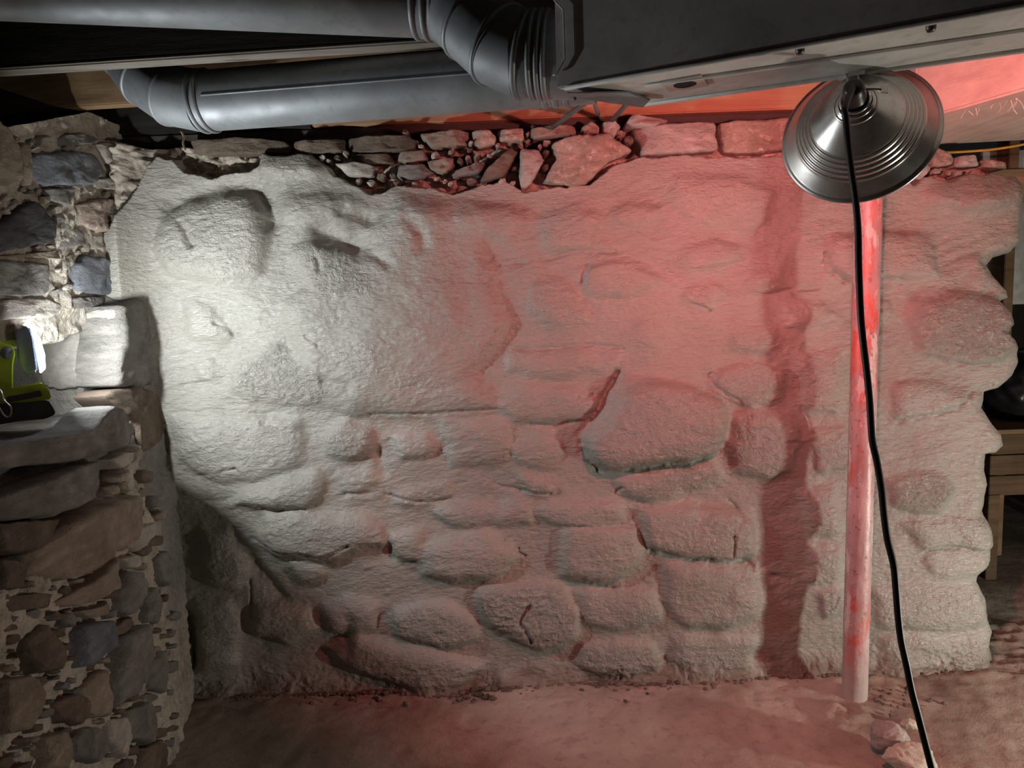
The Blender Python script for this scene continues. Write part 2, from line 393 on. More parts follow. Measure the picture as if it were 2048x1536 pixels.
# ------------------------------------------------------------------ main wall relief
# outlines of the stones under the parging: (relief in m, shoulder in px, roughness, outline)
STONES = [
 (.055,42,.6,[(345,420),(380,398),(440,386),(505,386),(536,418),(541,499),(529,549),(479,563),(410,563),(354,549),(322,511),(320,465)]),
 (.040,16,.8,[(580,500),(625,478),(665,500),(712,508),(748,540),(772,600),(650,607),(625,578),(605,548)]),
 (.028,22,.2,[(560,402),(640,390),(705,395),(742,420),(700,452),(620,448),(560,440)]),
 (.034,22,.2,[(740,440),(790,428),(838,434),(858,475),(822,508),(760,500),(728,478)]),
 (.025,30,.2,[(735,395),(790,378),(862,384),(905,430),(890,500),(840,420)]),
 (.065,14,.6,[(524,306),(570,312),(622,306),(652,338),(640,352),(575,362),(522,350)]),
 (.050,10,.9,[(672,333),(722,326),(762,336),(790,361),(742,391),(722,376),(664,352)]),
 (.030,26,.3,[(366,600),(435,615),(468,661),(447,692),(380,682)]),
 (.022,14,.5,[(388,725),(420,716),(440,735),(430,762),(398,760)]),
 (.036,20,1.0,[(470,725),(535,688),(600,713),(665,758),(694,792),(600,808),(500,802),(466,772)]),
 (.036,22,.3,[(800,612),(850,600),(882,632),(878,668),(840,694),(802,684),(782,650)]),
 (.030,22,.3,[(630,612),(702,610),(718,645),(650,657)]),
 (.060,52,.0,[(560,600),(700,540),(800,380),(925,398),(1000,408),(1058,445),(1012,490),(962,482),(988,560),(1012,655),(990,692),(950,742),(988,780),(992,815),(930,830),(700,835),(600,760)]),
 (.040,24,.0,[(960,405),(1020,410),(1060,445),(1010,485),(970,470)]),
 (.022,30,.6,[(936,545),(970,520),(1000,556),(1006,620),(960,604)]),
 (.055,22,.3,[(872,690),(930,640),(1000,598),(1014,652),(957,732),(900,746)]),
 (.030,16,.3,[(1219,428),(1245,412),(1280,403),(1324,416),(1299,447),(1240,448)]),
 (.030,16,.3,[(1350,518),(1390,486),(1440,480),(1480,496),(1482,522),(1420,536),(1371,538)]),
 (.026,9,.4,[(1160,562),(1178,532),(1260,518),(1332,556),(1252,592),(1172,588)]),
 (.026,12,.6,[(1360,600),(1371,574),(1434,568),(1452,592),(1418,622)]),
 (.026,22,.4,[(1245,690),(1270,640),(1290,628),(1310,660),(1318,695)]),
 (.030,30,.6,[(1060,560),(1110,540),(1150,580),(1180,640),(1100,660),(1050,620)]),
 (.045,15,.4,[(1651,486),(1675,474),(1706,468),(1756,462),(1831,465),(1871,499),(1864,547),(1790,563),(1697,563),(1657,532)]),
 (.060,26,.4,[(1850,385),(1915,347),(1994,344),(2050,355),(2045,405),(1978,426),(1869,413)]),
 (.028,14,.8,[(1485,555),(1530,536),(1571,536),(1577,582),(1500,592)]),
 (.055,30,1.0,[(1812,612),(1887,584),(1978,590),(2055,605),(2060,680),(1994,722),(1900,729),(1829,697)]),
 (.028,18,.3,[(1570,611),(1644,603),(1671,633),(1625,660),(1566,657)]),
 (.020,12,.2,[(1750,600),(1775,600),(1785,625),(1770,640),(1748,630)]),
 (.024,14,.2,[(1930,510),(1955,505),(1965,550),(1950,580),(1932,560)]),
 (.050,22,.8,[(1461,830),(1510,815),(1554,821),(1586,855),(1582,931),(1527,952),(1473,939),(1455,887)]),
 (.040,20,.7,[(1418,745),(1500,718),(1573,733),(1562,800),(1495,816),(1428,787)]),
 (.030,13,.4,[(1607,864),(1672,850),(1700,868),(1700,937),(1628,939)]),
 (.034,16,.4,[(1790,1040),(1900,1030),(2000,1034),(2004,1097),(1900,1095),(1841,1100)]),
 (.026,14,.4,[(1841,1104),(1920,1100),(2000,1105),(1980,1148),(1850,1142)]),
 (.040,20,1.0,[(1755,956),(1820,940),(1877,945),(1908,981),(1868,1021),(1773,1015)]),
 (.032,20,.4,[(1778,763),(1850,752),(1925,771),(1932,812),(1860,832),(1778,838)]),
 (.034,10,1.0,[(1629,1178),(1660,1165),(1690,1171),(1690,1221),(1634,1230)]),
 (.045,40,.5,[(356,832),(480,828),(602,832),(612,890),(606,925),(566,947),(460,960),(409,957),(352,920)]),
 (.050,22,.4,[(503,968),(570,950),(637,937),(651,960),(649,981),(612,1016),(544,1019),(450,1003)]),
 (.050,18,.9,[(645,876),(665,850),(691,837),(746,857),(753,895),(703,922),(650,909)]),
 (.042,12,.3,[(788,876),(810,862),(849,859),(872,889),(852,916),(800,913)]),
 (.026,12,.4,[(673,936),(756,937),(764,961),(690,997)]),
 (.056,26,.6,[(532,1026),(640,1018),(737,1027),(777,1051),(781,1086),(724,1100),(644,1114),(556,1106),(517,1073)]),
 (.030,16,.5,[(579,1117),(653,1118),(655,1145),(640,1160),(600,1166)]),
 (.042,10,.2,[(778,1058),(847,1058),(840,1122),(781,1110)]),
 (.022,12,1.0,[(785,980),(840,965),(900,960),(908,1002),(800,1012)]),
 (.085,15,.8,[(1207,837),(1246,773),(1309,760),(1402,776),(1440,800),(1451,837),(1436,902),(1365,918),(1277,930),(1212,933),(1180,905),(1166,875)]),
 (.036,18,1.0,[(1225,950),(1320,938),(1436,918),(1451,950),(1387,983),(1309,996),(1235,989)]),
 (.026,14,.3,[(1022,894),(1062,872),(1100,868),(1132,905),(1105,932),(1040,927)]),
 (.040,30,.3,[(869,834),(940,828),(1017,838),(1025,880),(1023,921),(960,928),(900,933)]),
 (.034,16,.3,[(985,778),(1060,762),(1154,764),(1201,794),(1164,842),(1090,848),(1025,846),(988,809)]),
 (.030,12,.8,[(1038,950),(1102,948),(1104,993),(1059,996)]),
 (.040,16,.3,[(847,1013),(960,1002),(1067,1004),(1064,1052),(980,1056),(900,1055)]),
 (.036,14,.5,[(1069,1009),(1160,998),(1245,998),(1250,1039),(1146,1055),(1069,1033)]),
 (.050,15,.5,[(1129,1054),(1200,1046),(1270,1051),(1276,1119),(1240,1145),(1199,1162),(1121,1142)]),
 (.052,15,.6,[(1278,1010),(1380,1005),(1465,1014),(1502,1050),(1504,1112),(1440,1112),(1371,1108),(1290,1097)]),
 (.060,32,.5,[(835,1090),(900,1066),(965,1058),(1042,1100),(1002,1147),(905,1168),(838,1147)]),
 (.042,18,.5,[(1329,1120),(1420,1118),(1511,1126),(1513,1233),(1440,1248),(1369,1248),(1329,1212)]),
 (.052,16,1.6,[(952,1180),(1020,1163),(1080,1155),(1122,1163),(1154,1212),(1148,1275),(1090,1292),(1010,1272),(970,1242)]),
 (.050,18,1.0,[(786,1212),(840,1200),(893,1204),(950,1231),(950,1270),(920,1285),(876,1289),(797,1261)]),
 (.065,34,.5,[(640,1302),(710,1262),(820,1285),(930,1300),(980,1325),(930,1355),(850,1370),(700,1345)]),
 (.055,22,.3,[(514,1212),(560,1200),(612,1210),(645,1256),(579,1292),(498,1261)]),
 (.050,26,.3,[(640,1210),(700,1190),(760,1205),(750,1255),(690,1275),(640,1260)]),
 (.040,18,1.2,[(1158,1279),(1240,1268),(1308,1273),(1320,1331),(1244,1350),(1164,1333)]),
 (.036,20,.6,[(1150,1165),(1230,1172),(1315,1170),(1320,1235),(1240,1255),(1160,1240)]),
 (.036,24,.8,[(1340,1262),(1440,1258),(1510,1270),(1500,1330),(1400,1340),(1330,1320)]),
 (.036,26,.6,[(1590,970),(1670,962),(1680,1060),(1610,1070)]),
 (.034,22,.6,[(1600,1085),(1680,1080),(1680,1160),(1610,1160)]),
 (.034,26,.6,[(1740,1170),(1850,1160),(1970,1165),(1985,1240),(1860,1255),(1750,1250)]),
 (.034,26,.6,[(1750,1265),(1870,1262),(1985,1255),(1985,1325),(1860,1335),(1750,1330)]),
 (.036,30,.6,[(400,1060),(470,1050),(505,1120),(480,1180),(410,1170)]),
 (.040,30,.6,[(385,1200),(460,1195),(490,1260),(480,1330),(400,1340)]),
 (.030,36,.3,[(1070,430),(1160,400),(1210,440),(1180,500),(1090,500)]),
 (.030,40,.3,[(1340,350),(1480,345),(1560,380),(1540,450),(1400,460),(1340,410)]),
 (.026,30,.5,[(1460,640),(1550,660),(1550,700),(1460,700)]),
 (.030,26,.6,[(1590,700),(1680,690),(1690,760),(1680,830),(1600,820)]),
 (.032,26,.4,[(1010,710),(1120,700),(1240,700),(1235,745),(1100,752),(1010,750)]),
 (.028,24,.5,[(660,690),(760,670),(790,720),(760,770),(690,760)]),
 (.030,26,.5,[(800,730),(880,740),(900,800),(820,815),(770,790)]),
]
# creases pressed into the parging: (depth m, width px, polyline)
CREASES = [
 (.020,6,[(368,444),(385,460),(392,480),(398,490)]), (.012,4,[(440,648),(462,655),(466,668)]),
 (.012,3,[(615,675),(640,690)]), (.006,5,[(360,829),(420,822),(500,828),(560,824)]),
 (.016,4,[(745,828),(840,826),(930,820),(988,814)]), (.014,5,[(630,515),(645,530),(648,545)]),
 (.030,9,[(1232,745),(1222,770),(1205,800),(1184,835),(1162,866),(1168,894),(1185,915),(1202,938)]),
 (.016,5,[(1202,938),(1280,935),(1370,922),(1440,902)]), (.012,4,[(1060,852),(1110,856),(1165,842)]),
 (.014,4,[(1130,1048),(1180,1052),(1240,1050),(1262,1052)]), (.018,5,[(1300,1102),(1371,1112),(1440,1108),(1470,1112),(1500,1130)]),
 (.012,4,[(1275,1060),(1290,1095)]), (.012,3,[(1462,1060),(1456,1100)]), (.012,4,[(1240,970),(1228,985)]),
 (.012,4,[(1270,1000),(1300,1008)]), (.018,6,[(1795,838),(1850,826),(1910,818),(1925,795),(1940,782),(1985,770)]),
 (.012,3,[(1905,728),(1950,730),(1975,730)]), (.012,4,[(1845,1100),(1900,1096),(1995,1098)]),
 (.012,4,[(1162,562),(1170,545),(1178,533)]), (.010,3,[(1365,602),(1400,612),(1420,622)]),
 (.010,4,[(1030,702),(1110,694),(1170,690),(1240,692)]), (.010,5,[(1000,530),(1090,516),(1150,504),(1230,502)]),
 (.016,6,[(1656,486),(1652,520),(1668,545),(1690,562)]), (.012,4,[(1420,745),(1430,770),(1450,790),(1475,800)]),
 (.012,4,[(1600,815),(1612,840),(1616,865)]), (.014,6,[(1540,1150),(1580,1158)]),
 (.012,3,[(1040,1105),(1055,1112)]), (.010,3,[(1005,1080),(1020,1095),(1040,1098)]),
 (.012,4,[(400,955),(420,948)]), (.012,4,[(455,940),(480,932)]), (.010,4,[(395,1005),(440,998),(480,985)]),
 (.016,5,[(530,1012),(570,1022),(610,1018)]), (.012,4,[(510,1072),(570,1096),(640,1105),(700,1090)]),
 (.012,3,[(500,1160),(504,1235)]), (.016,5,[(1060,1200),(1040,1235),(1062,1272)]), (.008,4,[(1075,1220),(1086,1270)]), (.010,3,[(1490,585),(1560,590),(1640,575)]),
 (.012,4,[(770,985),(830,1000),(900,1000)]), (.014,4,[(990,965),(1040,985),(1100,988)]),
 (.010,3,[(1185,785),(1160,790)]), (.012,4,[(1460,1000),(1475,1020),(1480,1035)]),
 (.012,5,[(690,985),(740,985)]), (.010,3,[(370,770),(420,760)]), (.010,3,[(520,845),(560,865)]),
]
PARGE_TOP = [(250,470),(285,380),(300,335),(318,312),(345,318),(370,345),(420,352),(440,345),(500,340),(518,330),(525,303),(545,310),(620,308),(655,330),(668,350),(720,375),(745,392),(790,370),(870,375),(905,385),(960,368),(1010,362),(1050,382),(1090,374),(1180,368),(1230,330),(1270,315),(1340,308),(1420,312),(1500,313),(1560,310),(1620,330),(1740,345),(1800,345),(1830,372),(1850,352),(1900,362),(1950,343),(2060,362)]
WALL_TOP = [(-200,262),(0,268),(300,285),(700,275),(850,264),(1050,256),(1200,247),(1270,242),(1570,235),(1640,262),(1850,298),(1900,312),(1950,321),(2000,334),(2060,352)]
WALL_END = [(300,2066),(372,2060),(400,2042),(425,2008),(450,1992),(470,2006),(492,2034),(505,2036),(522,2010),(545,2024),(565,2028),(590,2016),(600,2034),(618,2052),(645,2058),(678,2046),(712,2018),(728,1990),(765,1984),(790,2000),(815,2022),(838,2026),(856,2010),(864,1988),(900,1984),(930,1990),(960,1984),(990,1980),(1030,1994),(1075,1999),(1105,1992),(1148,1970),(1180,1985),(1210,1984),(1250,1996),(1280,1990),(1310,1996),(1345,1990)]

# broad hollows between the stones
HOLLOWS = [(.040,20,[(350,412),(400,385),(450,368),(505,372),(540,402),(548,450)]), (.020,26,[(640,462),(690,486),(740,500)]), (.024,12,[(636,458),(690,486),(740,502),(780,530)]),
 (.040,11,[(690,356),(735,362),(760,352)]), (.028,13,[(690,425),(740,440)]), (.024,14,[(818,440),(846,470),(850,495)]), (.018,34,[(905,470),(925,540),(940,600)]), (.022,12,[(655,760),(700,775)]), (.024,14,[(500,1115),(520,1150),(560,1190)]), (.026,14,[(700,1240),(690,1290),(650,1310)]),
 (.020,9,[(770,1055),(785,1110)]), (.018,10,[(756,905),(770,940)]), (.024,16,[(380,1240),(380,1320)]), (.022,9,[(1120,1160),(1160,1170),(1220,1175)])]
XL = -1.42
def build_wall():
    ns, nt = 900, 560
    s = np.linspace(0, 1, ns)[None, :]; tt = np.linspace(0, 1, nt)[:, None]
    # end of the wall as X(z), top as Z(x)
    e = np.array([[onY(x, y, 0.0)[0], onY(x, y, 0.0)[2]] for y, x in WALL_END]); e = e[np.argsort(e[:, 1])]
    tp = np.array([[onY(x, y, 0.0)[0], onY(x, y, 0.0)[2]] for x, y in WALL_TOP])
    zt = 1.84 * tt
    Xe = np.interp(zt, e[:, 1], e[:, 0])
    X = XL + s * (Xe - XL)
    Z = tt * (np.interp(X, tp[:, 0], tp[:, 1]) + 0.012 * fbm(X * 9, X * 0 + 3, 4, 4)) - 0.01
    px, py = proj(X, 0 * X, Z)
    H = np.zeros_like(X)
    R = np.zeros_like(X)
    wx = px + 13 * fbm(X * 9, Z * 9, 4, 21); wy = py + 13 * fbm(X * 9, Z * 9, 4, 22)
    for h, wd, rg, poly in STONES:
        P = np.array(poly); lo = P.min(0) - 12; hi = P.max(0) + 12
        k = (px > lo[0]) & (px < hi[0]) & (py > lo[1]) & (py < hi[1])
        if not k.any(): continue
        d = seg_dist(wx[k], wy[k], poly); ins = inside(wx[k], wy[k], poly)
        d = np.where(ins, d, -d)
        u = np.clip(d / wd, 0, 1)
        v = h * (0.86 * np.sqrt(1 - (1 - u) ** 2) + 0.14 * np.clip(d / (2.5 * wd), 0, 1))
        tilt = 0.10 * h * (wy[k] - P[:, 1].mean()) / (hi[1] - lo[1]) * ins   # lower lips stand a little proud
        H[k] = np.maximum(H[k], v + tilt * 2)
        R[k] = np.maximum(R[k], np.where(ins, rg * np.clip(d / 14, 0, 1), 0))
    H = 0.36 * blur(H, 2.0) + 0.34 * blur(H, 5.0) + 0.35 * blur(H, 18)
    # slow swell of the whole wall and the fill between the stones
    H += 0.022 * fbm(X * 2.1, Z * 2.4, 3, 2) + 0.010 * fbm(X * 6, Z * 7, 3, 5)
    for ci, (dep, wd, pl) in enumerate(CREASES + HOLLOWS):
        P = np.array(pl); lo = P.min(0) - wd * 4; hi = P.max(0) + wd * 4
        k = (px > lo[0]) & (px < hi[0]) & (py > lo[1]) & (py < hi[1])
        d = seg_dist(wx[k] * .6 + px[k] * .4, wy[k] * .6 + py[k] * .4, pl, False)
        H[k] -= dep * (0.62 + (0.5 if ci < len(CREASES) else 0.12) * fbm(X[k] * 30, Z[k] * 30, 2, 9)) * np.exp(-(d / wd) ** 2)
    R = blur(R, 3)
    # wrinkles left by the brush and trowel
    a = math.radians(-18)
    bx, by = X * math.cos(a) - Z * math.sin(a), X * math.sin(a) + Z * math.cos(a)
    H += 0.0022 * fbm(bx * 16, by * 55, 3, 8)
    H += (0.0012 + 0.0042 * R) * (ridged(X * 26 + 2 * fbm(X * 8, Z * 8, 2, 30), Z * 34, 3, 12) - 0.55)
    H += 0.0012 * fbm(X * 90, Z * 110, 2, 15)
    cr = ridged(bx * 42 + 1.5 * fbm(X * 20, Z * 20, 2, 33), by * 62, 3, 17)
    H += (0.0006 + 0.0030 * R) * (cr - 0.55)
    H += 0.0045 * np.clip(fbm(X * 11, Z * 15, 4, 19) - 0.05, 0, 1)
    # ragged upper edge of the parging: recess the bare rubble above it
    pt = np.array(PARGE_TOP, float)
    line = np.interp(px, pt[:, 0], pt[:, 1]) + 7 * fbm(X * 22, Z * 22, 4, 40)
    dd = py - line
    pm = np.clip(dd / 6 + 0.5, 0, 1)
    H = H * (0.25 + 0.75 * np.clip(dd / 60, 0, 1)) + 0.0
    H -= (1 - pm) * (0.045 + 0.030 * ridged(X * 20, Z * 26, 4, 43) + 0.02 * fbm(X * 40, Z * 40, 3, 44))
    # hole at the top beside the big pink stone
    for cx, cy, rx, ry in ((1258, 282, 18, 24), (1075, 292, 26, 14), (925, 318, 30, 10)):
        H -= 0.10 * np.exp(-(((px - cx) / rx) ** 2 + ((py - cy) / ry) ** 2) ** 2)
    # crumbs and flare at the foot
    foot = np.clip(1 - Z / 0.10, 0, 1)
    H += foot ** 2.2 * (0.035 + 0.03 * fbm(X * 5, Z * 3, 2, 50))
    H += np.clip(1 - Z / 0.12, 0, 1) * 0.016 * fbm(X * 17 + 2 * fbm(X * 9, Z * 9, 2, 53), Z * 26, 5, 52, 0.65)
    # inner corner on the left and rounded end on the right
    H += 0.10 * np.exp(-np.clip(X + 1.20, 0, 9) / 0.05) * np.clip((Z - 0.9) / 0.3, 0.0, 1) * (X > -1.3)
    de = Xe - X; r = 0.075
    q = np.clip(de / r, 0, 1)
    H -= r * (1 - np.sqrt(np.clip(1 - (1 - q) ** 2, 0, 1)))
    Y = -H
    dirt = np.clip(1.15 - Z / 0.055 + 0.9 * fbm(X * 14, Z * 14, 3, 60), 0, 1) * 0.9
    P = np.stack([X, Y, Z], -1)
    # end face going back on the right
    nb = 26
    ext = np.zeros((nt, nb, 3)); tb = (np.arange(1, nb + 1) / nb)[None, :]
    ext[..., 1] = Y[:, -1:] + 0.42 * tb
    wob = 0.05 * fbm(Z[:, -1:] * 7 + 0 * tb, tb * 3 + 0 * Z[:, -1:], 3, 70)
    ext[..., 0] = X[:, -1:] + wob * np.clip(tb * 3, 0, 1) - 0.05 * tb
    ext[..., 2] = Z[:, -1:]
    P = np.concatenate([P, ext], 1)
    ex1 = lambda A, v: np.concatenate([A, np.full((nt, nb), v)], 1)
    pm2 = np.concatenate([pm, np.repeat(pm[:, -1:], nb, 1)], 1); di2 = np.concatenate([dirt, np.repeat(dirt[:, -1:], nb, 1)], 1)
    # top going back
    R2_ = np.concatenate([R, np.zeros((nt, nb))], 1); R2_ = np.concatenate([R2_, np.zeros((8, R2_.shape[1]))], 0)
    cap = np.repeat(P[-1:], 8, 0).copy()
    cap[:, :, 1] = np.maximum(cap[:, :, 1], P[-1:, :, 1] + 0.3 * (np.arange(1, 9) / 8)[:, None]); cap[:, :, 2] += 0.006 * RNG.standard_normal(cap.shape[:2])
    P = np.concatenate([P, cap], 0)
    pm2 = np.concatenate([pm2, np.zeros((8, pm2.shape[1]))], 0); di2 = np.concatenate([di2, np.repeat(di2[-1:], 8, 0)], 0)
    o = grid_mesh('wall_back', P, PARGE, None, {'parge': pm2, 'dirt': di2, 'wrinkle': R2_})
    tag(o, 'rubble wall covered in wet grey parging with stones showing through', kind='structure')
    return o
WALL = build_wall()

# ------------------------------------------------------------------ left wall
def left_planes(y):
    lower = -1.135 - 0.22 * y
    upper = -1.245 + 0.0 * y
    return lower, upper
LP = (np.array([-1.135, 0, 1.0]), np.array([1.0, 0.22, 0.0]))       # lower pier face
UP_ = (np.array([-1.245, 0, 1.0]), np.array([1.0, 0.0, 0.0]))     # upper face set back
Z_LEDGE, Z_JAMB, Y_JAMB = 0.99, 1.355, -0.20
def build_left():
    ny, nz = 360, 420
    yy = np.linspace(0.06, -1.75, ny)[None, :]; zz = np.linspace(-0.02, 1.93, nz)[:, None]
    Y = yy + 0 * zz; Z = zz + 0 * yy
    lo, up = left_planes(Y)
    sm = lambda v, a, b: (lambda t: t * t * (3 - 2 * t))(np.clip((v - a) / (b - a), 0, 1))
    wob = 0.03 * fbm(Y * 6, Z * 6, 3, 101)
    led = sm(Z + wob, Z_LEDGE - 0.012, Z_LEDGE + 0.012)              # 0 below the ledge, 1 above it
    jamb = sm(Y + wob * .5, Y_JAMB - 0.02, Y_JAMB + 0.02) * (1 - sm(Z + wob, Z_JAMB - 0.03, Z_JAMB + 0.03))
    niche = led * (1 - sm(Y + wob * .5, Y_JAMB - 0.02, Y_JAMB + 0.02)) * (1 - sm(Z + wob - 0.10 * np.clip((-Y - 0.35) / 0.3, 0, 1), 1.275, 1.315))
    top_x = up
    jx = -1.185 + 0 * Z + 0 * Y
    notch = sm(Y, -0.36, -0.24) * sm(Z + wob, 0.74, 0.84)
    lo = np.minimum(lo, lo * (1 - notch) + notch * (-1.165))
    X = lo * (1 - led) + led * (jamb * jx + (1 - jamb) * top_x)
    X -= niche * 0.24
    X += 0.016 * fbm(Y * 5, Z * 5, 4, 103) + 0.030 * (ridged(Y * 13, Z * 15, 5, 105) - 0.5) * (1 - 0.75 * sm(Y, -0.30, -0.15)) + 0.009 * fbm(Y * 45, Z * 45, 3, 107)
    Z = Z * np.clip(0.955 + 0.19 * (Y + 0.35), 0.885, 1.0)
    smear = np.clip(sm(Y + wob * 2, -0.34, -0.14) * (1 - led * sm(Z, 1.3, 1.42)) * 1.1, 0, 1)
    smear *= np.clip(sm(Z, 0.18, 0.6) + 0.25, 0, 1)
    return tag(grid_mesh('wall_left', np.stack([X, Y, Z], -1)[:, ::-1], MORTAR, None, {'smear': smear[:, ::-1]}),
               'bare rubble stone return wall with a ledge and niche', kind='structure')
LEFT = build_left()

# ------------------------------------------------------------------ stones as parts of the walls
_sn = [0]
def stone(poly, plane, h, mat, parent, sink=0.03, sharp=0.35, name='stone', n=34, tilt=(0, 0)):
    """a rubble stone whose face has this outline; it is bedded in the wall by `sink`"""
    _sn[0] += 1; sd = _sn[0]
    p0, nn = plane; nn = np.asarray(nn, float); nn = nn / np.linalg.norm(nn)
    Q = np.array([onPlane(x, y, p0, nn) for x, y in poly])
    if np.dot(CAM - Q.mean(0), nn) < 0: nn = -nn
    if n > 20: n = int(np.clip(np.linalg.norm(Q.max(0) - Q.min(0)) * 260, 26, 72))
    # closed resample of the outline
    L = np.r_[0, np.cumsum(np.linalg.norm(np.diff(np.vstack([Q, Q[:1]]), axis=0), axis=1))]
    u = np.linspace(0, L[-1], n, endpoint=False)
    QQ = np.vstack([Q, Q[:1]])
    ring = np.stack([np.interp(u, L, QQ[:, k]) for k in range(3)], 1)
    ring = 0.8 * ring + 0.1 * (np.roll(ring, 1, 0) + np.roll(ring, -1, 0))
    fr = np.random.default_rng(sd)
    ax1 = np.cross(nn, [0, 0, 1.0]); ax1 /= np.linalg.norm(ax1); ax2 = np.cross(nn, ax1)
    tl = fr.uniform(-0.28, 0.28, 2); fac = [(a_, fr.uniform(0.5, 1.1), fr.uniform(0.75, 1.15)) for a_ in fr.uniform(0, 6.28, 5)]
    c = ring.mean(0); size = np.linalg.norm(ring - c, axis=1).mean()
    ang = np.linspace(0, 2 * np.pi, n, endpoint=False)
    jit = 1 + 0.09 * fbm(np.cos(ang) * 5 + sd, np.sin(ang) * 5, 4, sd % 40)
    rings = [(0.98, -sink), (1.0, 0.0), (0.985, h * 0.45), (0.945, h * 0.80), (0.86, h * 0.96), (0.76, h), (0.64, h), (0.52, h), (0.40, h), (0.28, h), (0.14, h)] if n > 40 else [(0.98, -sink), (1.0, 0.0), (0.985, h * 0.45), (0.945, h * 0.80), (0.86, h * 0.96), (0.66, h), (0.42, h), (0.2, h)]
    V = []
    for s_, hh in rings:
        P = c + (ring - c) * (s_ * (jit if s_ > 0.7 else 1.0 + 0 * jit))[:, None]
        d = P - c
        e = h * 0.30 * fbm(P[:, 0] / size * 1.1 + P[:, 1] / size * 1.7 + sd * 3.1, P[:, 2] / size * 1.6, 4, (sd * 7) % 50)
        rg = 0.005 * fbm(P[:, 1] * 26 + P[:, 0] * 30, P[:, 2] * 44, 4, sd % 45, 0.6) + 0.006 * (ridged(P[:, 1] * 17 + P[:, 0] * 19 + sd, P[:, 2] * 30, 3, sd % 31) - 0.6)
        if hh > 0:
            uu, vv = (d @ ax1) / size, (d @ ax2) / size
            top = h * (1.0 + tl[0] * uu + tl[1] * vv)
            for a_, sl, of in fac:
                top = np.minimum(top, h * (1.0 + sl * (of * 0.75 - (uu * math.cos(a_) + vv * math.sin(a_)))))
            e = np.minimum(e, top - hh + 0.3 * e) if hh > h * .7 else np.minimum(e * .5, 0.6 * top - hh)
            e = e + rg * min(1.0, size / 0.05)
        else: e = 0 * e
        V.append(P + nn * (hh + e)[:, None])
    V.append((V[-1].mean(0))[None]); V = np.vstack(V); fs = []
    m = len(rings)
    for i in range(m - 1):
        for j in range(n):
            fs.append((i * n + j, i * n + (j + 1) % n, (i + 1) * n + (j + 1) % n, (i + 1) * n + j))
    for j in range(n): fs.append(((m - 1) * n + j, (m - 1) * n + (j + 1) % n, m * n))
    o = from_np(name, V, fs, ST[mat], parent)
    bm = bmesh.new(); bm.from_mesh(o.data); bmesh.ops.recalc_face_normals(bm, faces=bm.faces); bm.to_mesh(o.data); bm.free()
    return o

UPPER = [
 ('dark', .030, [(-30,452),(0,437),(55,400),(66,406),(92,434),(104,452),(109,477),(82,488),(40,496),(0,504),(-30,508)]),
 ('blue', .030, [(137,529),(164,510),(200,516),(235,523),(257,548),(254,564),(224,592),(153,586),(140,560)]),
 ('grey', .026, [(-20,520),(40,522),(93,529),(104,570),(82,592),(30,594),(-20,589)]),
 ('pink', .032, [(137,411),(180,398),(230,398),(241,428),(219,461),(186,466),(153,450)]),
 ('blue', .034, [(55,310),(110,303),(175,305),(195,325),(208,343),(175,370),(82,373),(57,357)]),
 ('grey', .030, [(107,283),(123,269),(153,266),(191,277),(175,288),(109,293)]),
 ('pale', .030, [(180,288),(205,284),(227,288),(237,321),(208,329),(196,312)]),
 ('grey', .030, [(237,313),(268,312),(293,318),(301,348),(268,354),(230,351)]),
 ('pale', .028, [(178,359),(219,354),(257,374),(245,382),(180,378)]),
 ('grey', .020, [(82,378),(130,376),(175,378),(150,398),(126,414),(96,400)]),
 ('grey', .018, [(107,430),(135,444),(159,463),(164,491),(115,496),(111,466)]),
 ('pale', .022, [(232,436),(256,428),(279,436),(275,505),(240,502),(208,493),(222,462)]),
 ('tan', .034, [(-25,232),(12,262),(30,305),(32,340),(30,367),(-25,375)]),
 ('pale', .018, [(0,600),(45,596),(85,597),(128,612),(100,634),(0,640)]),
 ('grey', .018, [(120,598),(170,593),(226,596),(214,612),(140,618)]),
 ('pale', .020, [(245,385),(280,380),(300,400),(290,425),(250,424)]),
 ('tan', .016, [(0,512),(60,506),(118,500),(126,518),(60,518)]),
 ('pale', .016, [(165,470),(200,472),(206,500),(172,500)]),
 ('tan', .022, [(33,290),(52,286),(56,330),(55,372),(36,372)]),
 ('pale', .020, [(75,275),(92,272),(100,284),(92,294),(76,292)]),
]
for m_, h_, p_ in UPPER:
    stone(p_, UP_, h_ * 0.75, m_, LEFT)
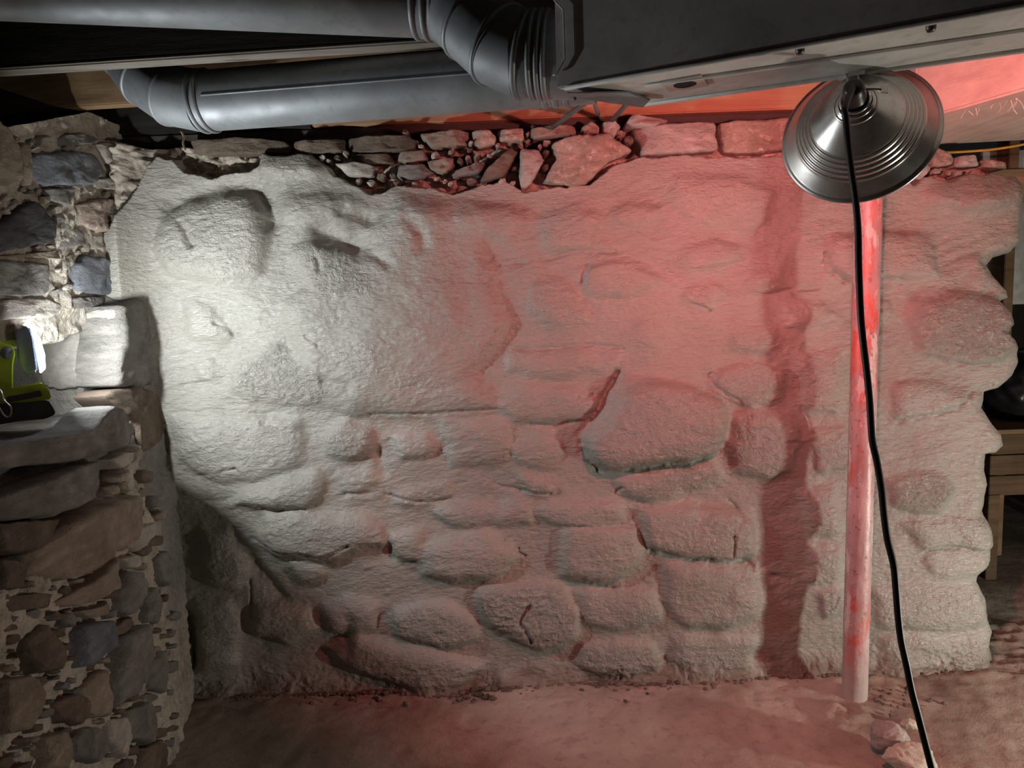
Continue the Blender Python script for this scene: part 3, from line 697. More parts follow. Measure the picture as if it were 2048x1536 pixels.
LOWER = [
 ('grey', .050, [(-30,1000),(0,985),(60,955),(120,935),(175,922),(192,940),(196,968),(150,1000),(100,1022),(50,1040),(-30,1045)]),
 ('tan', .070, [(24,1128),(36,1105),(90,1055),(120,1035),(175,1005),(240,990),(262,1002),(258,1050),(225,1085),(180,1110),(150,1140),(110,1160),(60,1168),(30,1150)]),
 ('brown', .030, [(-20,1050),(40,1042),(96,1040),(80,1078),(40,1105),(10,1110),(-20,1100)]),
 ('tan', .045, [(98,1205),(130,1180),(170,1150),(200,1115),(222,1122),(225,1150),(205,1182),(160,1205),(128,1212),(105,1220)]),
 ('grey', .040, [(222,1180),(238,1142),(258,1148),(270,1170),(265,1200),(240,1235),(226,1225)]),
 ('blue', .050, [(130,1266),(145,1250),(180,1244),(205,1282),(206,1292),(160,1318),(138,1340),(130,1310)]),
 ('grey', .055, [(205,1330),(225,1276),(262,1250),(272,1274),(278,1322),(262,1352),(240,1390),(206,1420),(203,1370)]),
 ('brown', .040, [(30,1280),(60,1250),(80,1280),(100,1320),(90,1345),(45,1350),(28,1310)]),
 ('tan', .030, [(140,1380),(170,1345),(202,1340),(203,1400),(200,1435),(160,1440),(140,1410)]),
 ('brown', .035, [(88,1412),(120,1390),(155,1400),(160,1430),(130,1455),(98,1445)]),
 ('grey', .035, [(115,1480),(150,1455),(195,1465),(205,1500),(170,1530),(125,1520)]),
 ('tan', .050, [(-40,1370),(0,1355),(30,1385),(34,1430),(10,1470),(-40,1475)]),
 ('brown', .025, [(0,1195),(50,1188),(96,1190),(80,1218),(30,1222),(0,1225)]),
 ('grey', .030, [(245,1425),(280,1405),(300,1440),(285,1490),(250,1480)]),
 ('grey', .030, [(275,1190),(295,1175),(310,1215),(300,1250),(280,1245)]),
 ('grey', .030, [(285,1330),(310,1300),(325,1345),(315,1390),(285,1380)]),
 ('pale', .025, [(218,918),(238,905),(258,908),(250,922),(230,938)]),
 ('pale', .025, [(252,1065),(270,1055),(300,1045),(292,1075),(262,1105),(250,1095)]),
 ('pale', .022, [(229,1118),(258,1110),(278,1118),(262,1138),(240,1138)]),
 ('brown', .025, [(214,1260),(235,1240),(255,1232),(252,1252),(225,1272),(215,1275)]),
 ('pale', .030, [(272,1292),(285,1298),(294,1312),(283,1322),(277,1312)]),
 ('grey', .030, [(100,1232),(118,1226),(128,1246),(120,1258),(104,1250)]),
 ('tan', .030, [(140,1225),(180,1215),(205,1200),(195,1232),(160,1240)]),
 ('brown', .028, [(-20,1120),(18,1128),(30,1160),(10,1182),(-20,1180)]),
 ('tan', .040, [(60,1480),(95,1465),(112,1500),(100,1545),(60,1545)]),
 ('pale', .025, [(205,1440),(240,1435),(255,1470),(235,1520),(205,1490)]),
 ('brown', .030, [(270,1500),(310,1480),(330,1520),(310,1560),(270,1550)]),
 ('grey', .030, [(300,1120),(318,1100),(330,1140),(322,1175),(304,1165)]),
]
for m_, h_, p_ in LOWER:
    stone(p_, LP, h_, m_, LEFT, sink=0.04)

def scatter(region, avoid, count, rmin, rmax, plane, mats, hh, parent, sink, seed):
    rs = random.Random(seed); done = []
    AV = [np.array(p, float) for p in avoid]
    for _ in range(count * 40):
        if len(done) >= count: break
        x, y = rs.uniform(region[0], region[2]), rs.uniform(region[1], region[3])
        if len(region) > 4 and not inside(np.array([x]), np.array([y]), region[4])[0]: continue
        r = rs.uniform(rmin, rmax)
        X_, Y_ = np.array([x]), np.array([y])
        if any(inside(X_, Y_, p)[0] or seg_dist(X_, Y_, p)[0] < r * 0.75 for p in AV): continue
        if any(math.hypot(x - a, y - b) < (r + c) * 0.9 for a, b, c in done): continue
        done.append((x, y, r)); n_ = rs.randint(5, 7); a0 = rs.uniform(0, 6.3); ro = rs.uniform(-0.9, 0.1); st_ = rs.uniform(0.5, 0.85)
        pts = []
        for k in range(n_):
            a = a0 + 6.283 * k / n_ + rs.uniform(-.25, .25); q = r * rs.uniform(0.8, 1.15)
            u, v = q * math.cos(a), q * st_ * math.sin(a)
            pts.append((x + u * math.cos(ro) - v * math.sin(ro), y + u * math.sin(ro) + v * math.cos(ro)))
        stone(pts, plane, hh * rs.uniform(0.7, 1.3), rs.choice(mats), parent, sink, n=18)
scatter((-10, 930, 345, 1540, [(-10,1040),(120,1050),(215,1100),(250,930),(300,960),(345,1250),(330,1540),(-10,1540)]), [p for _, _, p in LOWER], 85, 7, 19, LP, ['grey', 'tan', 'brown', 'brown', 'grey'], .022, LEFT, .03, 5)
scatter((0, 270, 300, 620, [(0,380),(20,262),(290,300),(290,480),(250,590),(0,640)]), [p for _, _, p in UPPER], 40, 6, 13, UP_, ['grey', 'tan', 'pale', 'pale'], .012, LEFT, .03, 6)
def slab(name, top, thick, mat, parent, jag=0.012, n=40, sd=0):
    """a rough ledge stone: top outline in world coords, broken edge below"""
    Q = np.array(top, float); QQ = np.vstack([Q, Q[:1]])
    L = np.r_[0, np.cumsum(np.linalg.norm(np.diff(QQ, axis=0), axis=1))]
    u = np.linspace(0, L[-1], n, endpoint=False)
    ring = np.stack([np.interp(u, L, QQ[:, k]) for k in range(3)], 1)
    c = ring.mean(0); V = []; rs = [(0.30, 0.003), (0.62, 0.002), (0.90, 0.001), (0.99, -0.006), (1.0, -thick * 0.3), (1.01, -thick * 0.55), (0.97, -thick * 0.85), (0.90, -thick)]
    for k, (s_, dz) in enumerate(rs):
        P = c + (ring - c) * s_
        e = jag * fbm(ring[:, 0] * 16 + k * 0.45 + sd, ring[:, 1] * 16 + k * 0.3, 4, 20 + sd)
        d = (ring - c); d[:, 2] = 0; d /= np.linalg.norm(d, axis=1)[:, None]
        V.append(P + d * (e * min(1, s_ * 1.2))[:, None] + np.array([0, 0, 1.0]) * (dz + 0.4 * e)[:, None])
    V.append(c[None] + [[0, 0, 0.004]]); V.append(c[None] + [[0, 0, -thick]]); V = np.vstack(V); fs = []; m = len(rs)
    for i in range(m - 1):
        for j in range(n): fs.append((i * n + j, (i + 1) * n + j, (i + 1) * n + (j + 1) % n, i * n + (j + 1) % n))
    for j in range(n):
        fs.append((j, (j + 1) % n, m * n)); fs.append(((m - 1) * n + (j + 1) % n, (m - 1) * n + j, m * n + 1))
    o = from_np(name, V, fs, mat, parent)
    bm = bmesh.new(); bm.from_mesh(o.data); bmesh.ops.recalc_face_normals(bm, faces=bm.faces); bm.to_mesh(o.data); bm.free()
    return o
# the lit face of the jamb inside the niche
stone([(70,652),(120,636),(180,622),(232,614),(238,660),(232,720),(226,768),(150,776),(90,776)], (np.array([0, -0.205, 0]), np.array([0, -1.0, 0.0])), .02, 'pale', LEFT, sink=0.06)
# the ledge slab the work light stands on, and the upright jamb stone beside the corner
zl = 1.03
led_pts = [(-1.130 - 0.20 * y_ + 0.012 * math.sin(y_ * 40), y_, zl) for y_ in (-1.15, -0.95, -0.75, -0.6, -0.5, -0.4, -0.34)] + [(-1.17, -0.27, zl)]
slab('ledge_stone', led_pts + [(-1.42, -0.16, zl), (-1.44, -1.15, zl)], 0.06, ST['grey'], LEFT, 0.010, 64, 3)
stone([(-20,900),(40,884),(110,868),(158,848),(178,822),(205,810),(240,820),(256,838),(260,888),(215,894),(170,912),(100,930),(20,936),(-20,936)], LP, .05, 'grey', LEFT, sink=0.05)
stone([(232,612),(262,598),(288,606),(300,660),(312,720),(318,770),(262,776),(228,772),(222,740),(226,700),(230,660)], (np.array([-1.19, 0, 1.2]), np.array([1.0, 0.12, 0.0])), .030, 'grey', LEFT, sink=0.10)
stone([(200,790),(240,772),(300,780),(322,830),(318,890),(268,905),(262,850)], (np.array([-1.175, 0, 1.0]), np.array([1.0, 0.05, 0.0])), .022, 'brown', LEFT, sink=0.08)

# bare stones along the top of the back wall
BW = (np.array([0, 0.035, 0.0]), np.array([0, -1.0, 0.0]))
TOPS = [
 ('tan', .05, [(840,274),(890,268),(910,265),(940,265),(936,294),(864,300)]), ('pink', .05, [(943,268),(981,265),(993,277),(990,294),(952,300)]),
 ('pink', .05, [(995,265),(1046,261),(1049,286),(998,288)]), ('tan', .05, [(1059,264),(1098,256),(1151,255),(1151,272),(1110,278),(1062,283)]),
 ('pink', .05, [(1160,259),(1180,248),(1198,262),(1195,274),(1163,273)]), ('pale', .05, [(1201,250),(1227,248),(1239,259),(1227,277),(1203,270)]),
 ('pale', .06, [(1244,256),(1257,237),(1300,240),(1335,246),(1300,262),(1262,260)]),
 ('pink', .075, [(1084,368),(1110,324),(1098,297),(1122,283),(1170,276),(1216,274),(1242,292),(1260,309),(1216,327),(1190,352),(1169,371),(1151,378)]),
 ('brown', .06, [(961,367),(970,347),(1000,318),(1022,297),(1037,309),(1016,344),(1005,358)]),
 ('pale', .06, [(1040,303),(1081,303),(1087,327),(1057,376),(1043,390),(1037,359)]),
 ('grey', .05, [(911,347),(958,327),(977,324),(961,349),(905,360)]), ('tan', .05, [(855,327),(911,318),(907,338),(893,349),(864,343)]),
 ('brown', .035, [(700,279),(760,274),(817,274),(838,283),(832,303),(735,309),(700,303)]),
 ('brown', .035, [(590,285),(690,280),(695,304),(640,312),(590,306)]), ('brown', .03, [(380,282),(470,276),(575,284),(585,306),(480,312),(390,308)]),
 ('tan', .03, [(800,306),(850,302),(858,322),(820,330),(795,322)]), ('brown', .03, [(700,312),(780,310),(792,328),(730,330)]),
 ('pale', .055, [(1265,262),(1340,252),(1425,250),(1432,305),(1350,312),(1280,314)]), ('pink', .05, [(1432,250),(1500,244),(1572,240),(1582,300),(1510,310),(1440,308)]),
 ('pink', .05, [(1585,260),(1660,270),(1680,320),(1600,325)]),
 ('pale', .05, [(1790,315),(1840,318),(1850,340),(1830,366),(1800,350)]),
 ('pink', .05, [(1846,301),(1864,299),(1897,320),(1894,334),(1850,338)]), ('pale', .05, [(1901,317),(1931,314),(1945,320),(1944,336),(1901,337)]),
 ('pink', .05, [(1956,323),(2000,331),(2006,340),(1959,337)]),
 ('pale', .05, [(675,333),(722,328),(762,338),(748,356),(700,356)]), ('grey', .04, [(800,334),(850,330),(868,348),(830,362),(795,356)]),
]
for m_, h_, p_ in TOPS:
    stone(p_, BW, h_, m_, WALL, sink=0.08, n=26)

scatter((560, 250, 1600, 372, [(560,284),(850,264),(1200,250),(1260,262),(1260,300),(1180,360),(1040,374),(960,362),(900,380),(790,368),(740,380),(660,330),(560,304)]), [p for _, _, p in TOPS], 46, 6, 13, BW, ['tan', 'pink', 'brown', 'pale'], .035, WALL, .08, 8)
scatter((1590, 260, 1990, 360, [(1590,300),(1640,270),(1850,305),(1990,338),(1900,352),(1800,342),(1640,330)]), [p for _, _, p in TOPS], 14, 6, 12, BW, ['pale', 'pink'], .035, WALL, .08, 9)
# ------------------------------------------------------------------ floor
def build_floor():
    nx, ny = 420, 330
    X = np.linspace(-2.2, 4.0, nx)[None, :] + np.zeros((ny, 1)); 
    yv = np.concatenate([np.linspace(-4.6, -1.2, 60, endpoint=False), np.linspace(-1.2, 0.6, 210, endpoint=False), np.linspace(0.6, 3.2, 60)])
    Y = yv[:, None] + np.zeros((1, nx))
    Z = 0.012 * fbm(X * 2, Y * 2, 3, 200) + 0.006 * fbm(X * 9, Y * 9, 4, 203)
    near = np.exp(-np.clip(-Y, 0, 9) / 0.12) * (Y < 0.3)
    Z += near * (0.020 * np.clip(ridged(X * 16, Y * 18, 4, 206) - 0.45, -.1, 1)) + 0.005 * (X > 0.6) * (Y < 0.1) * fbm(X * 22, Y * 22, 3, 208)
    Z -= 0.006
    dp = np.hypot(X - 1.0, Y + 0.26); Z += 0.026 * np.exp(-(dp / 0.085) ** 2) * (0.75 + 0.9 * fbm(X * 26, Y * 26, 4, 211))
    o = grid_mesh('floor', np.stack([X, Y, Z], -1), FLOORM)
    return tag(o, 'damp brown dirt and concrete basement floor', kind='structure')
FLOOR = build_floor()

# crumbs of dropped mortar along the foot of the wall: loose stuff
def crumbs():
    V, fs = [], []
    ico = [(0, 0, 1), (.89, 0, .45), (.28, .85, .45), (-.72, .53, .45), (-.72, -.53, .45), (.28, -.85, .45), (.72, .53, -.45), (-.28, .85, -.45), (-.89, 0, -.45), (-.28, -.85, -.45), (.72, -.53, -.45), (0, 0, -1)]
    fi = [(0,1,2),(0,2,3),(0,3,4),(0,4,5),(0,5,1),(1,6,2),(2,7,3),(3,8,4),(4,9,5),(5,10,1),(6,7,2),(7,8,3),(8,9,4),(9,10,5),(10,6,1),(11,7,6),(11,8,7),(11,9,8),(11,10,9),(11,6,10)]
    spots = [(960,1370,60,.9),(1010,1360,40,1.0),(1180,1352,60,.8),(1250,1352,60,.8),(760,1372,60,.7),(1400,1345,60,.6),(1640,1335,50,.7),(880,1370,70,.6),(1330,1348,60,.7),(1740,1400,60,.6),(1850,1330,70,.5),(560,1385,80,.6)]
    for k in range(760):
        a, b, sp, sc = spots[k % len(spots)]
        px = a + random.gauss(0, sp); py = b + random.gauss(0, 12) + 4
        p = onZ(px, py, 0.004); p[1] = min(p[1], -0.03)
        if abs(p[0] - 1.0) < 0.13 and p[1] < -0.1: continue
        r = sc * random.uniform(0.003, 0.013)
        base = len(V); rot = Matrix.Rotation(random.random() * 6.3, 3, Vector((random.random(), random.random(), random.random() + .1)).normalized())
        for v in ico:
            q = rot @ (Vector(v) * random.uniform(0.7, 1.15)); V.append((p[0] + q.x * r * 1.4, p[1] + q.y * r * 1.2, p[2] + q.z * r))
        fs += [(base + f[0], base + f[1], base + f[2]) for f in fi]
    o = from_np('mortar_crumbs', V, fs, ST['brown'], None, False)
    return tag(o, 'dropped mortar crumbs strewn along the foot of the wall', 'rubble', kind='stuff')
crumbs()

# ------------------------------------------------------------------ ceiling: boards, joists, sill
CEIL = empty('ceiling', (0, -0.8, 2.17)); tag(CEIL, 'dark timber floor framing overhead', kind='structure')
for k in range(26):
    y0 = -4.6 + k * 0.19
    box('plank', (-2.4, y0 + 0.003, 2.17 + random.uniform(0, .004)), (4.0, y0 + 0.187, 2.195), W_BLACK, CEIL, 0.003)
def member(name, p0, p1, width, z0, z1, mat, label=None):
    """timber from plan point p0 to p1, front edge on that line, width going back"""
    p0, p1 = np.array(p0[:2]), np.array(p1[:2]); d = (p1 - p0) / np.linalg.norm(p1 - p0); n = np.array([-d[1], d[0]])
    if n[1] < 0: n = -n
    o = prism(name, [p0, p1, p1 + n * width, p0 + n * width], z0, z1, mat, CEIL, 0.004)
    if label: o['label'] = label
    return o
ZJ = 1.93
a, b = onZ(0, 140, ZJ), onZ(600, 101, ZJ); d = (b - a)
member('joist', a - d * 1.2, a + d * 2.6, 0.05, ZJ + 0.009, 2.17, W_BLACK, 'dark joist, coloured black for its unlit front'); member('lit_edge', a - d * 1.2, a + d * 2.6, 0.05, ZJ, ZJ + 0.009, W_LITEDGE, 'pale strip added for the lit underside of the dark joist')  # pale strip added for the lit underside; black colours in the unlit front
a, b = onZ(0, 222, ZJ), onZ(260, 206, ZJ); d = (b - a)
member('joist', a - d * 1.5, a + d * 6.5, 0.045, ZJ, 2.17, W_BROWN, 'brown joist behind the round ducts')
for yj in (-1.28, -1.72, -2.15, -2.6):
    member('joist', (-2.3, yj), (3.6 if yj < -1.5 else -0.3, yj), 0.05, ZJ + 0.02, 2.17, W_DARK)
box('rim_joist', (-2.2, 0.05, 1.905), (-0.62, 0.11, 2.17), W_BLACK, CEIL)['label'] = 'rim joist, coloured black for shade, over the left end of the wall'  # this end is unlit; the shade is put into its colour
box('rim_joist', (-0.617, 0.05, 1.905), (1.45, 0.11, 2.17), W_ORANGE, CEIL)['label'] = 'orange pine rim joist on top of the wall'
box('sill_plate', (-2.2, 0.075, 1.865), (1.30, 0.24, 1.903), W_DARK, CEIL)
ZB = 1.775
bp = [onZ(x, y, ZB) for x, y in ((1600, 300), (1830, 243), (2048, 188), (2150, 158))]
d = bp[3] - bp[2]; bp[3] = bp[2] + d / np.linalg.norm(d) * 0.9
foot = [bp[1], bp[3], bp[3] + np.array([0.95, 0.25, 0]), np.array([2.3, -0.02, 0]), np.array([1.25, 0.06, 0])]
prism('beam', [(p[0], p[1]) for p in foot], ZB, 2.17, W_GREY, CEIL, 0.006)['label'] = 'pale planed beam end beside the lamp'
# ledger with a wire beyond the wall end
box('ledger', (1.20, 0.34, 1.62), (2.9, 0.40, 1.74), W_ORANGE, CEIL)
# diagonal bridging straps by the trunk
for (x0, y0, x1, y1, dp0, dp1) in ((1105, 255, 1172, 205, 2.20, 1.75), (1225, 240, 1262, 200, 2.20, 1.80), (1190, 205, 1196, 228, 1.8, 2.1)):
    sweep('strap', [atD(x0, y0, dp0), atD(x1, y1, dp1)], 0.007, DUST, CEIL, 8)

# ------------------------------------------------------------------ ducts
def ring(pts_c, tdir, rad, mat, parent, name='collar', w=0.006, bulge=0.004):
    t = np.array(tdir) / np.linalg.norm(tdir)
    pts = [pts_c + t * k for k in np.linspace(-w, w, 7)]
    rr = [rad + bulge * math.sqrt(max(0, 1 - (k / 3.0) ** 2)) for k in range(-3, 4)]
    return sweep(name, pts, rr, mat, parent, 40, False)

def gored(name, path, rad, mat, parent, seg=40):
    return sweep(name, path, rad, mat, parent, seg, False)

# lower round duct
D2 = empty('round_duct', tuple(atD(700, 180, 1.8)))
tag(D2, 'long galvanised round duct just above the wall with an elbow at its left end', 'duct')
R2 = 0.076
c0, c1 = atD(405, 203, 1.86), atD(1190, 141, 1.69)
gored('pipe', [c0 + (c1 - c0) * t for t in np.linspace(0, 1, 12)], R2, GALV, D2)
e0, e1, e2, e3, e4 = atD(238, 62, 1.93), atD(262, 112, 1.92), atD(298, 160, 1.90), atD(345, 192, 1.88), c0
for k, (p, q) in enumerate(((e0, e1), (e1, e2), (e2, e3), (e3, e4))):
    gored('elbow_gore', [p + (q - p) * t for t in np.linspace(-0.10, 1.10, 4)], R2 + 0.002, GALV, D2)
for p, t in ((e1, e2 - e0), (e2, e3 - e1), (e3, e4 - e2), (e4, c1 - c0), (e4 + (c1 - c0) * 0.02, c1 - c0)):
    ring(p, t, R2 + 0.002, GALV, D2)
for f in (0.88, 0.905, 0.93):
    ring(c0 + (c1 - c0) * f, c1 - c0, R2, GALV, D2)
box('seam', tuple(atD(1000, 150, 1.6) + [0, 0, 0]), tuple(atD(1000, 150, 1.6) + [0.01, 0.004, 0.004]), GALV, D2, 0) if False else None
sd_ = np.array([0, -0.97, -0.10]) ; sd_ /= np.linalg.norm(sd_)
sweep('seam', [c0 + (c1 - c0) * t + sd_ * (R2 + 0.001) for t in np.linspace(0.03, 0.86, 10)], 0.0028, GALV, D2, 6)

# upper round duct into the trunk
D1 = empty('round_duct', tuple(atD(500, 0, 1.45)))
tag(D1, 'near round duct at the top edge with an offset elbow into the trunk', 'duct')
R1 = 0.078
p = [atD(-320, -60, 1.36), atD(840, -6, 1.47), atD(900, 0, 1.465), atD(950, 46, 1.44), atD(998, 90, 1.415), atD(1050, 112, 1.40), atD(1135, 112, 1.385)]
gored('pipe', [p[0] + (p[1] - p[0]) * t for t in np.linspace(0, 1, 14)], R1, GALV, D1)
gored('pipe', [p[1] + (p[2] - p[1]) * t for t in np.linspace(-.1, 1.05, 4)], R1 + 0.002, GALV, D1)
for a_, b_ in zip(p[2:-1], p[3:]):
    gored('elbow_gore', [a_ + (b_ - a_) * t for t in np.linspace(-0.22, 1.22, 4)], R1 + 0.003, GALV, D1)
for f in (0.0, 0.35, 0.62, 0.9):
    ring(p[1] + (p[2] - p[1]) * f, p[2] - p[1], R1 + 0.002, GALV, D1)
for k in (3, 4, 5):
    ring(p[k], p[k + 1] - p[k - 1], R1 + 0.003, GALV, D1)
for f in (0.22, 0.40, 0.55):
    ring(p[5] + (p[6] - p[5]) * f, p[6] - p[5], R1 + 0.002, GALV, D1, bulge=0.006)

# rectangular trunk
ZT = 1.70
fl, fr = onZ(1112, 178, ZT), onZ(2048, 8, ZT); bl, br = onZ(1272, 209, ZT), onZ(2048, 98, ZT)
dirn = (fr - fl) / np.linalg.norm(fr - fl)
dirb = (br - bl) / np.linalg.norm(br - bl)
fr2, br2 = fl + dirn * 1.75, bl + dirb * 1.75
TR = empty('trunk_duct', tuple((fl + br2) / 2)); tag(TR, 'grey rectangular sheet metal trunk duct crossing the upper right', 'duct')
prism('body', [fl[:2], fr2[:2], br2[:2], bl[:2]], ZT, 2.06, GALV2, TR, 0.003)
def under(px, py): return onZ(px, py, ZT - 0.0035)
# long seam under the trunk, flange lip, patch with its hole, screws
m0, m1 = under(1290, 172), under(2048, 62)
sweep('seam', [m0 + (m1 - m0) * t for t in np.linspace(0, 1.5, 12)], 0.003, GALV2, TR, 6)
sweep('lip', [fl + (fr2 - fl) * t + np.array([0, 0, -0.002]) for t in np.linspace(0.01, .99, 8)], 0.004, GALV2, TR, 8)
sweep('lip', [bl + (br2 - bl) * t + np.array([0, 0, -0.002]) for t in np.linspace(0.01, .99, 8)], 0.005, GALV2, TR, 8)
HOLE = under(1370, 169)
def patch():
    q = [under(*c) for c in ((1300, 160), (1355, 150), (1412, 168), (1358, 183))]
    n = 40; V = []; ang = np.linspace(0, 2 * math.pi, n, endpoint=False)
    ux = dirn[:2]; uy = np.array([-ux[1], ux[0]])
    for a in ang:
        dd = math.cos(a) * ux + math.sin(a) * uy
        V.append((HOLE[0] + dd[0] * 0.021, HOLE[1] + dd[1] * 0.021, ZT - 0.004))
    for a in ang:
        s_ = 1 / max(abs(math.cos(a)), abs(math.sin(a))); dd = (math.cos(a) * ux * 0.036 + math.sin(a) * uy * 0.034) * s_
        V.append((HOLE[0] + dd[0], HOLE[1] + dd[1], ZT - 0.0035))
    V2 = [(v[0], v[1], v[2] + 0.003) for v in V]
    fs = []
    for j in range(n):
        k = (j + 1) % n
        fs += [(j, k, n + k, n + j), (2 * n + j, 3 * n + j, 3 * n + k, 2 * n + k), (n + j, n + k, 3 * n + k, 3 * n + j), (j, 2 * n + j, 2 * n + k, k)]
    return from_np('patch_plate', local(TR, V + V2), fs, mat_plain('pale patch tin', (0.55, 0.53, 0.50), 0.5, 0.4), TR, False)
patch()
BLK = mat_plain('black hollow', (0.01, 0.01, 0.01), 0.9)
lathe('hole', [(0.0005, -0.001), (0.0225, -0.001)], tuple(HOLE + [0, 0, 0.001]), (0, 0, 1), BLK, TR, 32)
for px, py in ((1600, 98), (1862, 52)):
    c = under(px, py); lathe('screw', [(0.0003, -0.009), (0.005, -0.008), (0.007, -0.004), (0.0075, 0.002)], tuple(c), (0, 0, 1), mat_plain('dark screw steel', (0.12, 0.11, 0.10), 0.4, 0.8), TR, 16)
# bent tin at the trunk's left end, its flange and draw band
tornp = [under(1135, 182), under(1185, 176), under(1262, 186), under(1300, 196), under(1285, 206), under(1200, 203), under(1155, 192)]
hexa('flap', [t + np.array([0, 0, -0.004 - 0.006 * math.sin(k * 2.1)]) for k, t in enumerate(tornp)], [t + np.array([0, 0, -0.0015 - 0.006 * math.sin(k * 2.1)]) for k, t in enumerate(tornp)], GALV, TR, 0)
lf = fl + np.array([0, 0, 0.0])
fx = [(1108, 0), (1127, 20), (1130, 118), (1112, 150), (1106, 150), (1106, 0)]
pln = (fl, np.array([dirn[1], -dirn[0], 0]))
flp = [onPlane(x, y, pln[0] + np.array([dirn[1], -dirn[0], 0]) * 0.004, pln[1]) for x, y in fx]
nrm = np.array([dirn[1], -dirn[0], 0])
sweep('flange', flp[:5], 0.0014, GALV2, TR, 8)

# ------------------------------------------------------------------ post
pb = onZ(1709, 1392, 0.0)
pt_ = onY(1742, 232, pb[1])
POSTM = mat_post()
def post():
    n, seg = 120, 40
    base, top = np.array([pb[0], pb[1], -0.01]), np.array([pt_[0], pb[1], ZB + 0.02])
    t = np.linspace(0, 1, n)[:, None]; a = np.linspace(0, 2 * math.pi, seg, endpoint=False)[None, :]
    C = base + (top - base) * t
    rad = 0.0385 + 0.0014 * fbm(np.cos(a) * 2 + t * 0, t * 22 + np.sin(a), 3, 300) + 0.0008 * fbm(np.cos(a) * 5, t * 70 + np.sin(a) * 2, 2, 302)
    V = np.stack([C[:, None, 0][:, :] + rad * np.cos(a), C[:, None, 1] + rad * np.sin(a), C[:, None, 2] + 0 * a * t], -1).reshape(-1, 3)
    fs = [(i * seg + j, i * seg + (j + 1) % seg, (i + 1) * seg + (j + 1) % seg, (i + 1) * seg + j) for i in range(n - 1) for j in range(seg)]
    fs.append(tuple((n - 1) * seg + k for k in range(seg)))
    o = from_np('support_post', V, fs, POSTM)
    return tag(o, 'round steel post in flaking red and white paint standing before the wall', 'post')
POST = post()

# ------------------------------------------------------------------ clamp lamp with red bulb
rimc = atD(1718, 266, 1.30)
view = rimc - CAM; view /= np.linalg.norm(view)
az = math.atan2(view[0], view[1]) + math.radians(3.5); el = math.radians(-16)
AX = np.array([math.sin(az) * math.cos(el), math.cos(az) * math.cos(el), math.sin(el)])   # the way the lamp points
RR = 0.1335
STEEL = mat_galv('spun aluminium', (0.86, 0.85, 0.82), 0.27, 0.88)
LAMP = empty('clamp_lamp', tuple(rimc)); tag(LAMP, 'spun aluminium clamp lamp with a red bulb hanging from the trunk duct', 'lamp')
dep = 0.115
prof = [(0.021, -dep), (0.024, -dep + .003), (0.031, -dep + .006), (0.034, -dep + .012)]
for k in range(1, 90):
    t = k / 89; r = 0.034 + (RR - 0.005 - 0.034) * t
    zz = -dep + 0.012 + (dep - 0.014) * (0.80 * t + 0.20 * t * t)
    if 0.45 < t < 0.78: zz += 0.0021 * math.sin((t - 0.45) / 0.33 * 2 * math.pi * 5)
    prof.append((r, zz))
prof += [(RR - 0.003, -0.0015), (RR, 0.0), (RR + 0.002, 0.002), (RR + 0.0015, 0.0045), (RR - 0.002, 0.004), (RR - 0.004, 0.001)]
inner = [(r - 0.0012, z + 0.0012) for r, z in prof[-8:3:-1]]
lathe('reflector', prof + inner, rimc, AX, STEEL, LAMP, 96)
apex = rimc - AX * dep
lathe('socket', [(0.0005, -0.052), (0.012, -0.051), (0.016, -0.046), (0.0185, -0.03), (0.0185, -0.004), (0.022, 0.0), (0.022, 0.02), (0.018, 0.04)], apex, AX, mat_plain('black socket', (0.03, 0.028, 0.027), 0.35), LAMP, 32)
for zc, rr_ in ((-0.004, 0.0255), (0.004, 0.0300), (0.0115, 0.0365)):
    lathe('collar_ring', [(rr_ - .003, zc - .003), (rr_, zc - .002), (rr_, zc + .002), (rr_ - .003, zc + .003)], apex, AX, STEEL, LAMP, 40)
up = np.array([0, 0, 1.0]); side = np.cross(AX, up); side /= np.linalg.norm(side); upl = np.cross(side, AX)
# clamp going up to the trunk's lower lip
s0 = apex - AX * 0.02 + upl * 0.016
s1 = onZ(1703, 152, ZT - 0.004)
for sgn in (-1, 1):
    hexa('clamp_arm', [s0 + side * (sgn * 0.008 - .001), s0 + side * (sgn * 0.008 + .001), s0 + side * (sgn * 0.008 + .001) - AX * 0.012, s0 + side * (sgn * 0.008 - .001) - AX * 0.012],
         [s1 + side * (sgn * 0.009 - .001), s1 + side * (sgn * 0.009 + .001), s1 + side * (sgn * 0.009 + .001) - AX * 0.012, s1 + side * (sgn * 0.009 - .001) - AX * 0.012], STEEL, LAMP, 0)
hexa('clamp_jaw', [s1 + side * x * 0.014 + np.array([0, y * 0.018, -0.004]) for x, y in ((-1, -1), (1, -1), (1, 1), (-1, 1))],
     [s1 + side * x * 0.014 + np.array([0, y * 0.018, 0.004]) for x, y in ((-1, -1), (1, -1), (1, 1), (-1, 1))], STEEL, LAMP, 0.001)
sc_ = s0 * 0.5 + s1 * 0.5
sweep('wing_screw', [apex - AX * 0.012 - side * 0.0 + upl * 0.018, apex - AX * 0.012 + side * 0.040 + upl * 0.008], 0.0035, STEEL, LAMP, 10)
wq = apex - AX * 0.012 + side * 0.040 + upl * 0.008
hexa('wing', [wq + upl * x * .006 + AX * y * .0015 for x, y in ((-1, -1), (1, -1), (1, 1), (-1, 1))], [wq + side * 0.010 + upl * x * .009 + AX * y * .0015 for x, y in ((-1, -1), (1, -1), (1, 1), (-1, 1))], STEEL, LAMP, 0)
BULB = mat_emit('glowing red bulb', (1.0, 0.10, 0.07), 6.0)
lathe('bulb', [(0.013, 0.02), (0.015, 0.03), (0.025, 0.042), (0.027, 0.052), (0.024, 0.062), (0.013, 0.070), (0.0005, 0.072)], apex, AX, BULB, LAMP, 32)
